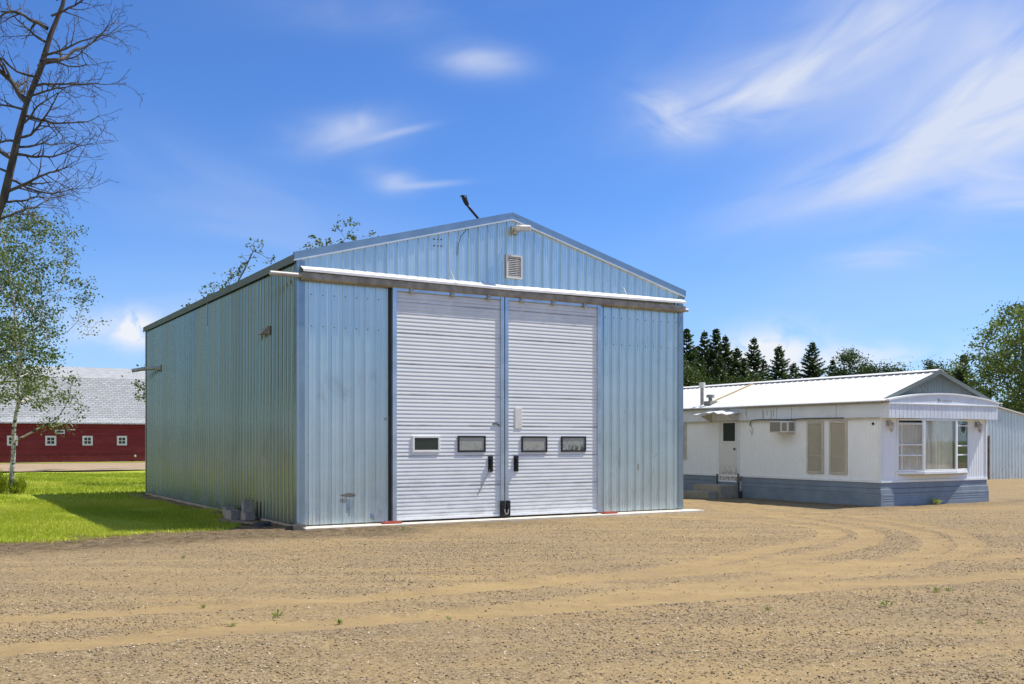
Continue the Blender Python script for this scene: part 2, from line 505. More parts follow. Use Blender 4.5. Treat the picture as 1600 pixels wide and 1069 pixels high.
def leaf_mat(name, cols, trans=.35, rough=.5):
    m, g = newmat(name)
    f = g.attr('rnd')
    c = g.ramp(f, [(i / (len(cols) - 1), k) for i, k in enumerate(cols)])
    d_ = g.bsdf(c, rough, 0, None, .35)
    t = g.n('ShaderNodeBsdfTranslucent', {0: g.mix(1.0, c, (1.3, 1.45, .6, 1), 'MULTIPLY')}).outputs[0]
    g.out(g.n('ShaderNodeMixShader', {0: trans, 1: d_, 2: t}).outputs[0])
    MATS[name] = m
leaf_mat('aspen_leaf', [(.035, .06, .018), (.075, .11, .028), (.12, .16, .045), (.25, .28, .15)], .35, .45)
leaf_mat('dark_leaf', [(.028, .052, .018), (.048, .082, .024), (.080, .120, .034)], .25)
leaf_mat('big_leaf', [(.05, .075, .02), (.09, .13, .025), (.14, .19, .035), (.22, .25, .06)], .35)
leaf_mat('bush_leaf', [(.030, .050, .012), (.05, .082, .016), (.08, .12, .022)], .25)
leaf_mat('needle', [(.024, .046, .020), (.050, .082, .030), (.095, .130, .042)], .2)
leaf_mat('grass_blade', [(.16, .225, .016), (.28, .345, .024), (.39, .43, .042), (.56, .50, .13)], .3)
leaf_mat('weed_leaf', [(.08, .13, .02), (.14, .20, .03), (.22, .25, .06)], .35)

# ------------------------------------------------------------------ ground
TRACKS = [  # polyline, half width, depth of pressed sand
    ([(-22, 2.5), (-14, 5.6), (-8, 8.0), (-4.73, 9.28), (-2.75, 10.17), (-1.34, 10.6), (1.56, 12.27), (3.92, 13.3), (7.34, 14.42), (14, 16.8), (24, 20)], .21, 1.0),
    ([(-20, .8), (-12, 4.0), (-4.04, 7.9), (-3.11, 8.48), (-2.4, 8.86), (-1.17, 9.25), (1.32, 10.36), (3.04, 11.24), (4.61, 11.85), (6.29, 12.4), (13, 14.9), (24, 18)], .27, 1.0),
    ([(-1.3, 10.75), (1.57, 12.5), (2.75, 13.83), (4.25, 15.72), (5.15, 16.66), (5.81, 17.96), (5.92, 19.48), (4.67, 20.96), (3.2, 22.3), (1, 22.8)], .24, .9),
    ([(.6, 11.9), (3.09, 13.3), (3.74, 13.95), (5.38, 15.72), (6.27, 17.29), (6.62, 18.95), (6.17, 20.96), (4.9, 25.16), (2.5, 32)], .24, .9),
    ([(-1.0, 9.4), (1.2, 10.8), (2.75, 11.85), (4.96, 13.56), (6.09, 14.71), (6.85, 16.08), (7.34, 17.73), (7.47, 19.76), (6.0, 23.06), (4.6, 28.5), (1.5, 36)], .22, .9),
    ([(.9, 10.3), (2.49, 11.15), (4.69, 12.8), (6.31, 14.4), (7.26, 15.72), (7.93, 17.73), (8.18, 19.76), (7.1, 23.45), (5.3, 28.5), (2.6, 36)], .22, .75),
    ([(-6, 3.2), (0, 6.2), (2.75, 7.51), (4.19, 8.23), (9, 10.4)], .16, .5),
    ([(8.5, 24.3), (12, 24.8), (16, 26.5), (24, 31)], .30, .6),
    ([(7.6, 22.2), (12, 22.6), (17, 24.4), (26, 29.5)], .22, .5),
]
SOIL_IN = [(-20, 9.6), (-8.1, 15.8), (-6.66, 17.0), (-4.99, 18.2), (-3.2, 18.6)]      # lawn-side edge of the scraped soil
SOIL_W = 2.1

def seg_dist(x, y, pl):
    best = np.full(x.shape, 1e9)
    for (x0, y0), (x1, y1) in zip(pl[:-1], pl[1:]):
        dx, dy = x1 - x0, y1 - y0
        t = np.clip(((x - x0) * dx + (y - y0) * dy) / (dx * dx + dy * dy), 0, 1)
        best = np.minimum(best, np.hypot(x - x0 - t * dx, y - y0 - t * dy))
    return best

def smooth_pl(pl, n=3):
    for _ in range(n):
        q = [pl[0]]
        for a, b in zip(pl[:-1], pl[1:]):
            q += [(a[0] * .75 + b[0] * .25, a[1] * .75 + b[1] * .25), (a[0] * .25 + b[0] * .75, a[1] * .25 + b[1] * .75)]
        pl = q + [pl[-1]]
    return pl
TR = [(smooth_pl(p, 2), w, d_) for p, w, d_ in TRACKS]

def wob(x, y, f, s=0.0):
    return (np.sin(x * f + 1.3 * s + 1.7 * np.sin(y * f * .63 + s)) + np.sin(y * f * 1.21 - .7 * s + 1.4 * np.sin(x * f * .71 + 2 * s)) + np.sin((x + y) * f * 1.73 + s)) / 3

def sm(x, a, b):
    t = np.clip((x - a) / (b - a), 0, 1)
    return t * t * (3 - 2 * t)

def track_mask(x, y):
    m = np.zeros(x.shape); h = np.zeros(x.shape)
    for pl, w, k in TR:
        d_ = seg_dist(x, y, pl) + .05 * wob(x, y, 3.1) + .025 * wob(x, y, 9.0, 2)
        a = sm(d_, w * 1.18, w * .72) * k
        m = np.maximum(m, a)
        h += -.016 * a + .012 * k * np.exp(-((d_ - w * 1.5) / .10) ** 2)
    return m, h

def soil_mask(x, y):
    d_ = seg_dist(x, y, SOIL_IN) + .16 * wob(x, y, 2.3, 1) + .10 * wob(x, y, 6.0, 3)
    a = sm(d_, SOIL_W, SOIL_W * .5)
    u_ = (x + 4.03) * U[0] + (y - 18.86) * U[1]; v_ = (x + 4.03) * V[0] + (y - 18.86) * V[1]
    strip = sm(-v_ + .15 * wob(x, y, 2.1, 4), 2.1, .8) * sm(v_, .3, -.05) * sm(u_, 7.5, 2.0) * sm(u_, -1.5, 0.0) * .75
    side = sm(np.abs(u_ + .15) + .12 * wob(x, y, 3.0), .55, .15) * sm(v_, -1.2, 0) * sm(v_, 15, 14)
    mhs = sm(seg_dist(x, y, [(6.2, 30.0), (9.0, 24.6), (13.6, 27.3), (22, 32.5)]) + .35 * wob(x, y, 1.6, 2) + .2 * wob(x, y, 4.0), .9, .1) * .55
    return np.maximum(np.maximum(np.maximum(a, strip), side), mhs)

def gh(x, y):
    near = .008 * wob(x, y, 1.9) + .006 * wob(x, y, 5.3, 1.0) + .004 * wob(x, y, 13.0, 2.0)
    return near + track_mask(x, y)[1] + soil_mask(x, y) * (.02 + .015 * wob(x, y, 8.0, 2.5) + .008 * wob(x, y, 21.0, 1)) - .01

def yard_mat():
    m, g = newmat('yard_gravel')
    p = g.pos(world=True)
    tr, soil = g.attr('track'), g.attr('soil')
    def vor(scale, feat='F1'):
        return g.n('ShaderNodeTexVoronoi', {'Vector': p, 'Scale': scale, 'Randomness': 1.0}, feature=feat)
    v1, v2 = vor(85), vor(38)
    def stone(v):
        r = g.n('ShaderNodeSeparateColor', {0: v.outputs['Color']}).outputs[0]
        return g.ramp(r, [(0, (.085, .062, .036)), (.25, (.20, .146, .078)), (.55, (.305, .224, .120)), (.8, (.40, .305, .176)), (1, (.54, .445, .30))])
    big = g.noise(p, .45, 5, .62, .3)
    med = g.noise(p, 2.6, 5, .65)
    sand = g.mix(g.noise(p, 5.0, 6, .7), (.295, .207, .094), (.385, .276, .130))
    sand = g.mix(g.m('MULTIPLY', g.ss(med, .42, .7), .35), sand, (.25, .175, .10))
    st = g.mix(.35, stone(v1), stone(v2))
    cover = g.m('ADD', g.m('MULTIPLY', g.ss(g.m('ADD', g.m('MULTIPLY', big, .6), g.m('MULTIPLY', med, .4)), .36, .60), .55), .28)
    cover = g.m('MULTIPLY', cover, g.m('SUBTRACT', 1.0, g.m('MULTIPLY', tr, .88)), clamp=True)
    c = g.mix(cover, sand, st)
    mot = g.m('ADD', g.m('MULTIPLY', g.noise(p, 42, 3, .65), .6), g.m('MULTIPLY', g.noise(p, 19, 3, .6), .4))
    mf = g.ramp(mot, [(.34, (.48, .46, .44)), (.46, (.82, .82, .81)), (.56, (1.0, 1.0, 1.0)), (.68, (1.22, 1.22, 1.24))])
    c = g.mix(g.m('SUBTRACT', 1.0, g.m('MULTIPLY', tr, .60)), c, g.mix(1.0, c, mf, 'MULTIPLY'))
    rp = g.n('ShaderNodeMapping', {0: p, 2: (0, 0, R(-23)), 3: (.16, 2.6, 1)}).outputs[0]
    lane = g.noise(rp, 1.0, 4, .6, .3)
    c = g.mix(g.m('MULTIPLY', g.ss(lane, .50, .64), .30), c, (.42, .305, .143))
    c = g.mix(g.m('MULTIPLY', g.ss(lane, .48, .34), .30), c, (.20, .15, .095))
    c = g.mix(g.m('MULTIPLY', g.ss(g.noise(p, .22, 4, .6), .45, .7), .18), c, (.24, .17, .10))
    so_c = g.mix(g.ss(g.noise(p, 5, 8, .78, .5), .32, .68), (.050, .037, .022), (.235, .175, .100))
    c = g.mix(g.m('MULTIPLY', soil, .92), c, so_c)
    h = g.m('ADD', g.m('MULTIPLY', g.m('SUBTRACT', 1, v1.outputs['Distance']), g.m('MULTIPLY', cover, .5)), g.m('MULTIPLY', g.noise(p, 60, 5, .7), .7))
    h = g.m('ADD', h, g.m('MULTIPLY', g.noise(p, 14, 5, .7), g.m('ADD', .35, g.m('MULTIPLY', soil, 2.2))))
    g.out(g.bsdf(c, .92, 0, g.bump(h, .75, .02), .15))
    MATS['yard_gravel'] = m
yard_mat()

def axis_pts(lo, a, b, hi, fine, grow=1.16):
    mid = list(np.arange(a, b + 1e-6, fine))
    up, s, x = [], fine, mid[-1]
    while x < hi:
        s = min(s * grow, 6); x += s; up.append(x)
    dn, s, x = [], fine, mid[0]
    while x > lo:
        s = min(s * grow, 6); x -= s; dn.append(x)
    return np.array(dn[::-1] + mid + up)

def grid_obj(name, xs, ys, zf, mat, attrs=None, keep=None):
    X, Y = np.meshgrid(xs, ys)
    nx, ny = len(xs), len(ys)
    Z = zf(X, Y)
    vs = np.stack([X, Y, Z], -1).reshape(-1, 3)
    i, j = np.meshgrid(np.arange(nx - 1), np.arange(ny - 1))
    a = (j * nx + i).ravel()
    fs = np.stack([a, a + 1, a + nx + 1, a + nx], 1)
    if keep is not None:
        c = vs[fs].mean(1)
        fs = fs[keep(c[:, 0], c[:, 1])]
        used = np.unique(fs)
        re = np.full(len(vs), -1); re[used] = np.arange(len(used))
        at = {k: ('POINT', f(X, Y).ravel()[used]) for k, f in (attrs or {}).items()}
        return np_obj(name, vs[used], re[fs], mat, None, at, True)
    at = {k: ('POINT', f(X, Y).ravel()) for k, f in (attrs or {}).items()}
    return np_obj(name, vs, fs, mat, None, at, True)

# the wide prairie everything stands on
m, g = newmat('prairie')
p = g.pos(world=True)
g.out(g.bsdf(g.mix(g.noise(p, .05, 6, .65), (.09, .13, .03), (.17, .19, .06)), .95, 0, None, .1))
MATS['prairie'] = m
mb = MB()
mb.add([(-2500, -2500, -.08), (2500, -2500, -.08), (2500, 2500, -.08), (-2500, 2500, -.08)], [(0, 1, 2, 3)])
tag(mb.build('ground', 'prairie', fix=False), kind='structure')

yard = grid_obj('gravel_yard', axis_pts(-45, -6.5, 9.5, 60, .075), axis_pts(-40, 5.6, 20.5, 62, .075), gh, 'yard_gravel',
                {'track': lambda x, y: track_mask(x, y)[0], 'soil': soil_mask})
tag(yard, kind='structure')

# lawn beside and behind the shop
LAWN_EDGE = [(-45, -6.0), (-20, 9.9), (-8.19, 16.08), (-7.26, 16.45), (-6.45, 17.75), (-5.2, 18.75)]
def in_lawn(x, y):
    """Positive inside the lawn (metres from its rim, roughly)."""
    xe = np.array([q[0] for q in LAWN_EDGE]); ye = np.array([q[1] for q in LAWN_EDGE])
    front = y - np.interp(x, xe, ye, right=40)
    u_ = (x + 4.03) * U[0] + (y - 18.86) * U[1]; v_ = (x + 4.03) * V[0] + (y - 18.86) * V[1]
    off = .50 + .55 * sm(v_, 5.0, 1.5)
    wall = np.where(v_ < 14.6, -off - u_, 3.0)
    lim = np.where(v_ > 14.6, 6 - u_, 3.0)
    far = 40.2 - v_
    return np.minimum(np.minimum(front, wall), np.minimum(far, lim))
m, g = newmat('lawn_turf')
p = g.pos(world=True)
a = g.noise(p, .75, 6, .68); b = g.noise(p, 22, 5, .7)
c = g.mix(g.ss(a, .3, .7), (.17, .26, .018), (.39, .44, .042))
c = g.mix(g.m('MULTIPLY', g.ss(b, .35, .7), .6), c, (.46, .46, .07))
g.out(g.bsdf(c, .9, 0, g.bump(b, .9, .04), .12))
MATS['lawn_turf'] = m
tag(grid_obj('lawn', axis_pts(-45, -15, -2.5, 1, .16), axis_pts(-8, 14, 34, 62, .16),
             lambda x, y: .018 * sm(in_lawn(x, y), -.1, .5) + .012 * wob(x, y, .9, 2) + .008 * wob(x, y, 2.7, 1) + .004 - .12 * sm(in_lawn(x, y), .2, -.2),
             'lawn_turf', None, lambda x, y: in_lawn(x, y) > -.12), kind='structure')

def local_strip(name, org, x0, x1, y0, y1, z, mat, nx=60, ny=10, bumps=.02):
    xs, ys = np.linspace(x0, x1, nx), np.linspace(y0, y1, ny)
    o = grid_obj(name, xs, ys, lambda x, y: z + bumps * wob(x, y, 1.1, 3), mat)
    o.location = (float(org[0]), float(org[1]), 0); o.rotation_euler = (0, 0, TH)
    return o
plain('road_dirt', (.34, .255, .165), .95, 0, .15, .6, .4, 20, .2, .4, (.24, .19, .12))
tag(local_strip('dirt_road', (-36.26, 71.18), -60, 60, -21.9, -2.6, .06, 'road_dirt'), kind='structure')
plain('berm_soil', (.13, .095, .065), .95, 0, .5, 2.5, .9, 9)
tag(local_strip('dirt_berm', (-36.26, 71.18), -60, 60, -22.1, -21.5, .10, 'berm_soil', 900, 5, .07), kind='structure')
tag(local_strip('verge', (-36.26, 71.18), -60, 60, -2.7, -.1, .085, 'lawn_turf'), kind='structure')

# grass blades: stuff
rng = np.random.default_rng(11)
def blades(n, xr, yr, dens, hmin, hmax, wid):
    x = rng.uniform(*xr, n); y = rng.uniform(*yr, n)
    k = dens(x, y) > rng.random(n)
    x, y = x[k], y[k]
    h = rng.uniform(hmin, hmax, len(x)) * (.75 + .35 * (wob(x, y, 1.3, 2) + .4))
    a = rng.uniform(0, 2 * np.pi, len(x)); lean = rng.uniform(.1, .8, len(x)) * h; la = rng.uniform(0, 2 * np.pi, len(x))
    w = wid * rng.uniform(.6, 1.3, len(x))
    z0 = np.full(len(x), -.01)
    b0 = np.stack([x - w * np.cos(a), y - w * np.sin(a), z0], 1); b1 = np.stack([x + w * np.cos(a), y + w * np.sin(a), z0], 1)
    t = np.stack([x + lean * np.cos(la), y + lean * np.sin(la), h], 1)
    vs = np.stack([b0, b1, t], 1).reshape(-1, 3)
    rnd = np.clip(.5 + .22 * wob(x, y, .8, 5) + .22 * wob(x, y, .33, 3) + rng.normal(0, .18, len(x)), 0, 1)
    return vs, rnd
def ldens(x, y):
    i = in_lawn(x, y)
    return sm(i + .30 * wob(x, y, 4.1, 2), -.12, .35) 
V1, r1 = blades(230000, (-13, -3.5), (14, 27), ldens, .04, .10, .010)
V2, r2 = blades(110000, (-24, -5), (26, 50), ldens, .05, .12, .018)
def rim(x, y):
    i = in_lawn(x, y)
    return sm(np.abs(i + .05) + .25 * wob(x, y, 2.3, 7) + .15 * wob(x, y, 7.3, 2), .45, .0) * (y < 24)
V3, r3 = blades(60000, (-12, -3.5), (13.5, 24), rim, .03, .10, .010)
GV = np.concatenate([V1, V2, V3]); GR = np.concatenate([r1, r2, np.clip(r3 + .22, 0, 1)])
gr = np_obj('grass', GV, np.arange(len(GV)).reshape(-1, 3), 'grass_blade', None, {'rnd': ('FACE', GR)})
tag(gr, 'short bright green grass of the lawn beside the metal shop', 'grass', kind='stuff')

# loose stones: stuff
m, g = newmat('stone')
f = g.attr('rnd')
c = g.ramp(f, [(0, (.055, .042, .032)), (.2, (.17, .125, .082)), (.5, (.31, .23, .135)), (.78, (.42, .325, .205)), (1, (.64, .54, .40))])
g.out(g.bsdf(c, .85, 0, None, .25))
MATS['stone'] = m
def stones(n, xr, yr, smin, smax):
    # fewer with distance, as the eye can no longer part them
    y = yr[0] + (yr[1] - yr[0]) * rng.random(n) ** 1.7
    x = rng.uniform(*xr, n)
    tm, _ = track_mask(x, y); s_ = soil_mask(x, y)
    patch = sm(wob(x, y, .75, 1) + .5 * wob(x, y, 2.3, 4) + .3 * wob(x, y, 5.0, 3), -.55, .55)
    u_ = (x + 4.03) * U[0] + (y - 18.86) * U[1]; v_ = (x + 4.03) * V[0] + (y - 18.86) * V[1]
    ok = (rng.random(n) < (1 - .96 * tm) * (.25 + .75 * patch) * (1 - .5 * s_) * sm(y, 27, 15)) & (in_lawn(x, y) < -.1) & ~((v_ > -.5) & (u_ > -.3) & (u_ < 9.9))
    x, y = x[ok], y[ok]; k = len(x)
    r = smin + (smax - smin) * rng.random(k) ** 2.8
    z = gh(x, y) + r * .18
    base = np.array([(1, 0, 0), (0, 1, 0), (-1, 0, 0), (0, -1, 0), (0, 0, .75), (0, 0, -.75)])
    vs = base[None] * rng.uniform(.6, 1.25, (k, 6, 1)) * r[:, None, None] * np.stack([rng.uniform(.8, 1.5, k), rng.uniform(.7, 1.1, k), rng.uniform(.55, .95, k)], 1)[:, None, :]
    a = rng.uniform(0, 2 * np.pi, k); ca, sa = np.cos(a), np.sin(a)
    b = rng.uniform(-.6, .6, k); cb, sb = np.cos(b)[:, None], np.sin(b)[:, None]
    X, Y, Z = vs[..., 0], vs[..., 1], vs[..., 2]
    X, Z = X * cb - Z * sb, X * sb + Z * cb
    X, Y = X * ca[:, None] - Y * sa[:, None], X * sa[:, None] + Y * ca[:, None]
    vs = np.stack([X + x[:, None], Y + y[:, None], Z + z[:, None]], -1).reshape(-1, 3)
    fb = np.array([(0, 1, 4), (1, 2, 4), (2, 3, 4), (3, 0, 4), (1, 0, 5), (2, 1, 5), (3, 2, 5), (0, 3, 5)])
    fs = (fb[None] + (np.arange(k) * 6)[:, None, None]).reshape(-1, 3)
    return vs, fs, np.repeat(np.clip(rng.normal(.5, .27, k), 0, 1), 8)
sv, sf, sr = stones(380000, (-9, 12), (6.0, 27.0), .0035, .0155)
tag(np_obj('loose_gravel', sv, sf, 'stone', None, {'rnd': ('FACE', sr)}), 'loose tan and grey stones scattered over the yard', 'gravel', kind='stuff')

# ------------------------------------------------------------------ corrugated sheet helper
def ribbed(mb, a0, a1, zb, zt, fn, pitch=.2286, h=.027, base=.021, top=.012, minor=.006, extra=(), phase=0.0):
    """Sheet with trapezoid ribs. fn(a, d, z) -> local point, d = how far it stands proud."""
    prof = []
    k0 = math.floor((a0 - phase) / pitch) - 1
    k1 = math.ceil((a1 - phase) / pitch) + 1
    for k in range(k0, k1):
        x = phase + k * pitch
        prof += [(x - base, 0), (x - top, h), (x + top, h), (x + base, 0)]
        if minor:
            for q in (.36, .64):
                xx = x + pitch * q
                prof += [(xx - .012, 0), (xx - .006, minor), (xx + .006, minor), (xx + .012, 0)]
    def dd(a):
        for (xa, da), (xb, db) in zip(prof[:-1], prof[1:]):
            if xa <= a <= xb:
                return da + (db - da) * ((a - xa) / max(1e-9, xb - xa))
        return 0
    xs = [(a0, dd(a0))] + [q for q in prof if a0 < q[0] < a1] + [(e, dd(e)) for e in extra if a0 < e < a1] + [(a1, dd(a1))]
    xs.sort()
    zbf = zb if callable(zb) else (lambda a: zb)
    ztf = zt if callable(zt) else (lambda a: zt)
    vs, fs = [], []
    for a, dp in xs:
        vs += [fn(a, dp, zbf(a)), fn(a, dp, ztf(a))]
    for i in range(len(xs) - 1):
        fs.append((2 * i, 2 * i + 2, 2 * i + 3, 2 * i + 1))
    mb.add(vs, fs)
    return mb

# ------------------------------------------------------------------ metal shop
SW, SL, EAVE, RIDGE = 9.36, 14.1, 5.07, 6.34
shop = thing('metal_shop', 'tall galvanized metal farm shop with two white sliding doors and low gable', 'shop', (-4.03, 18.86, 0), TH)
def roofz(a):
    return RIDGE - abs(a - SW / 2) * (RIDGE - EAVE) / (SW / 2)
Fm = lambda a, d_, z: (a, -d_, z)
mb = MB()
ribbed(mb, 0, 1.84, .06, 4.76, Fm)
ribbed(mb, 6.93, SW, .06, 4.76, Fm)
ribbed(mb, 0, SW, 4.76, lambda a: roofz(a) - .01, Fm, extra=(SW / 2,))
fw = mb.build('wall', 'front_siding', shop, fix=False)
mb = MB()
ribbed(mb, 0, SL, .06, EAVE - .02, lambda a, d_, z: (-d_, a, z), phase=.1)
mb.build('wall', 'shaded_side_siding', shop, fix=False)
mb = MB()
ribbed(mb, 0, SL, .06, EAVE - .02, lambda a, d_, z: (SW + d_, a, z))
mb.build('wall', 'shaded_side_siding', shop, fix=False)
mb = MB()
ribbed(mb, 0, SW, .06, lambda a: roofz(a) - .01, lambda a, d_, z: (a, SL + d_, z), extra=(SW / 2,))
mb.build('wall', 'front_siding', shop, fix=False)
# roof sheets, ribs run from eave to ridge
mb = MB()
sl_ = (RIDGE - EAVE) / (SW / 2)
for sgn in (-1, 1):
    def rf(a, d_, t, sgn=sgn):
        x = SW / 2 + sgn * t
        return (x, a, RIDGE + .05 - t * sl_ + d_)
    ribbed(mb, -.05, SL + .08, 0.0, SW / 2 + .07, rf, minor=0)
mb.build('roof', 'roof_sheet', shop, fix=False)
mb = MB()
mb.extrude([(-.17, -.04), (0, .018), (.17, -.04), (.17, -.048), (0, .008), (-.17, -.048)], lambda a, b, t: (SW / 2 + a, t, RIDGE + .075 + b), -.062, SL + .08)
mb.build('ridge_cap', 'trim_metal', shop)
# rake trim along the front gable: a flat board with a light lower lip
sl = sl_
for sgn in (-1, 1):
    def rk(a, b, t, sgn=sgn):
        return (SW / 2 + sgn * t, -a, RIDGE + b - t * sl)
    e = SW / 2 + .075
    mb = MB(); mb.extrude([(-.02, -.005), (.058, -.005), (.058, .135), (-.02, .14)], rk, 0, e)
    mb.build('rake_trim', 'trim_metal', shop)
    mb = MB(); mb.extrude([(-.02, -.032), (.066, -.032), (.066, -.005), (-.02, -.005)], rk, 0, e)
    mb.build('rake_lip', 'trim_light', shop)
for sx in (0, 1):
    x0, x1 = (-.075, .0) if sx == 0 else (SW, SW + .075)
    xo = -.075 if sx == 0 else SW + .075
    mb = MB(); mb.box((x0, .0, EAVE - .02), (x1, SL + .06, EAVE + .015)); mb.box((xo - .006, .0, EAVE - .075), (xo + .006, SL + .06, EAVE + .075))
    mb.build('eave_trim', 'eave_dark', shop)
for x0, y0, dx, dy in ((0, 0, 1, 1), (SW, 0, -1, 1), (0, SL, 1, -1), (SW, SL, -1, -1)):
    mb = MB()
    mb.box((x0 - dx * .024, y0 - dy * .024, .055), (x0 + dx * .13, y0 - dy * .019, EAVE - .03))
    mb.box((x0 - dx * .024, y0 - dy * .019, .055), (x0 - dx * .019, y0 + dy * .13, EAVE - .03))
    mb.build('corner_trim', 'trim_metal', shop)
# footing, slab apron, dark sheet for the unlit inside behind the door gaps
mb = MB(); mb.box((-.02, .03, -.3), (SW + .02, SL + .02, .054)); mb.build('footing', 'concrete', shop)
mb = MB(); mb.box((.02, -.42, -.2), (SW + .32, .028, .035)); mb.build('concrete_apron', 'pale_concrete', shop, .01)
mb = MB(); mb.box((1.80, .05, .06), (6.98, .07, 4.9)); mb.build('unlit_interior', 'dark_gap', shop)
# screw heads on the front sheets
mb = MB()
for k in range(0, 41):
    a = k * .2286 + .045
    for z in (3.82, 4.42):
        if (1.8 < a < 6.98 and z < 4.8) or a > SW - .15 or a < .18:
            continue
        mb.tube([(a, -.001, z), (a, -.009, z)], .011, 6)
mb.into(fw, 'screw_grey')
# dents near the foot of the left sheets: bare metal creases
mb = MB()
for cx_, cz, rx, rz_, dp in ((1.02, .36, .05, .17, .006), (1.50, .15, .05, .08, .008)):
    n = 12
    ring = [(cx_ + rx * math.cos(2 * math.pi * k / n) * (1 + .2 * math.sin(3 * k)), -.0015 - .0195 * (0), cz + rz_ * math.sin(2 * math.pi * k / n)) for k in range(n)]
    vs = ring + [(cx_ + (x - cx_) * .5, -.004 - dp * .6, cz + (z - cz) * .45 + .01) for x, _, z in ring] + [(cx_, -.004 - dp, cz)]
    fs = [(k, (k + 1) % n, n + (k + 1) % n, n + k) for k in range(n)] + [(n + k, n + (k + 1) % n, 2 * n) for k in range(n)]
    mb.add(vs, fs)
mb.into(fw, 'trim_metal')
# sliding doors
def door_sheet(x0, x1, z0, z1):
    mb = MB()
    ph, zs = .0762, []
    z = z0
    k = 0
    while z < z1 - .01:
        j = (k % 8 == 0) and k > 0
        d0 = .015 if j else .0065
        for q, dp in ((0.0, -d0), (.0065, .0065), (.030, .0045), (.068, -.002), (.0735, -d0 * .9)):
            if z + q < z1:
                zs.append((z + q, dp))
        z += ph
        k += 1
    zs.append((z1, -.01))
    vs, fs = [], []
    for z, dp in zs:
        vs += [(x0, -.085 - dp, z), (x1, -.085 - dp, z)]
    for i in range(len(zs) - 1):
        fs.append((2 * i, 2 * i + 1, 2 * i + 3, 2 * i + 2))
    mb.add(vs, fs)
    return mb
def slide_door(x0, x1, fl, fr, label):
    """Leaf from x0 to x1; fl / fr are the widths of its left and right edge channels."""
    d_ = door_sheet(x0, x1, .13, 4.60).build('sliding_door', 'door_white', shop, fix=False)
    mb = MB()
    mb.box((x0 - fl, -.125, .075), (x0, -.035, 4.70)); mb.box((x1, -.125, .075), (x1 + fr, -.035, 4.70))
    mb.box((x0, -.118, 4.60), (x1, -.04, 4.70))
    mb.build('door_channel', 'galv_channel', d_, .006)
    mb = MB(); mb.box((x0, -.112, .075), (x1, -.045, .13)); mb.build('bottom_rail', 'black_rubber' if False else 'mh_trim', d_, .006)
    mb = MB(); mb.box((x0, -.07, .03), (x1, -.05, .076)); mb.build('rubber_seal', 'black_rubber', d_)
    if label: d_['label'] = label
    return d_
dl = slide_door(1.985, 4.352, .09, .085, 'left white sliding door')
dr = slide_door(4.540, 6.839, .085, .085, 'right white sliding door')
def dwin(parent, x0, x1, z0, z1, fm, pm, w):
    mb = MB().frame(x0, x1, z0, z1, -.112, -.075, w)
    mb.build('window_frame', fm, parent, .005)
    mb = MB().box((x0 + w, -.098, z0 + w), (x1 - w, -.082, z1 - w))
    mb.build('window_pane', pm, parent)
dwin(dl, 2.33, 2.945, 1.42, 1.755, 'white_pvc', 'pane_dark', .045)
dwin(dl, 3.348, 4.0, 1.42, 1.755, 'black_rubber', 'pane_film', .038)
dwin(dr, 4.871, 5.52, 1.41, 1.75, 'black_rubber', 'pane_film', .038)
dwin(dr, 5.88, 6.536, 1.41, 1.75, 'black_rubber', 'pane_peeled', .038)
def handle(parent, x0, x1):
    mb = MB(); mb.box((x0, -.110, 1.005), (x1, -.078, 1.335))
    mb.box((x0 + .03, -.150, 1.06), (x1 - .03, -.130, 1.28)); mb.box((x0 + .035, -.135, 1.06), (x1 - .035, -.108, 1.10)); mb.box((x0 + .035, -.135, 1.24), (x1 - .035, -.108, 1.28))
    mb.build('pull_handle', 'black_metal', parent, .006)
handle(dl, 4.065, 4.175)
handle(dr, 4.685, 4.795)
for par, xa, xb in ((dl, 4.325, 4.432), (dr, 4.462, 4.570)):
    mb = MB(); mb.box((xa, -.150, .05), (xb, -.127, .40)); mb.box((xa + .02, -.170, .20), (xb - .02, -.150, .33))
    mb.build('latch_plate', 'black_metal', par, .004)
mb = MB(); mb.tube([(4.40, -.185, .22), (4.42, -.20, .14), (4.45, -.2, .12), (4.48, -.2, .14), (4.50, -.185, .22)], .009, 6)
mb.build('latch_chain', 'fixture_grey', dl)
mb = MB(); mb.box((4.715, -.102, 1.91), (4.885, -.075, 2.345)); mb.build('patch_plate', 'vent_white', dr, .004)
MATS['frame_beige']
# rope tail hanging below the left pull handle, long gouge above it
mb = MB(); mb.tube([(4.10, -.115, 1.06), (3.99, -.108, .86), (3.88, -.104, .66), (3.80, -.104, .52), (3.86, -.104, .60), (3.96, -.104, .80)], .006, 5)
mb.build('pull_cord', 'fixture_grey', dl)
mb = MB(); mb.tube([(4.17, -.098, 2.0), (4.22, -.1, 2.012), (4.29, -.1, 2.0), (4.33, -.098, 1.965)], .012, 5)
mb.build('gouge', 'dark_gap', dl)
def hanger(par, x):
    mb = MB(); mb.box((x - .035, -.150, 4.56), (x + .035, -.128, 4.71)); mb.tube([(x, -.155, 4.60), (x, -.120, 4.60)], .048, 10)
    mb.tube([(x, -.165, 4.60), (x, -.150, 4.60)], .018, 8)
    mb.build('hanger', 'fixture_grey', par)
for x in (2.30, 3.21, 4.06): hanger(dl, x)
for x in (4.86, 5.66, 6.48): hanger(dr, x)
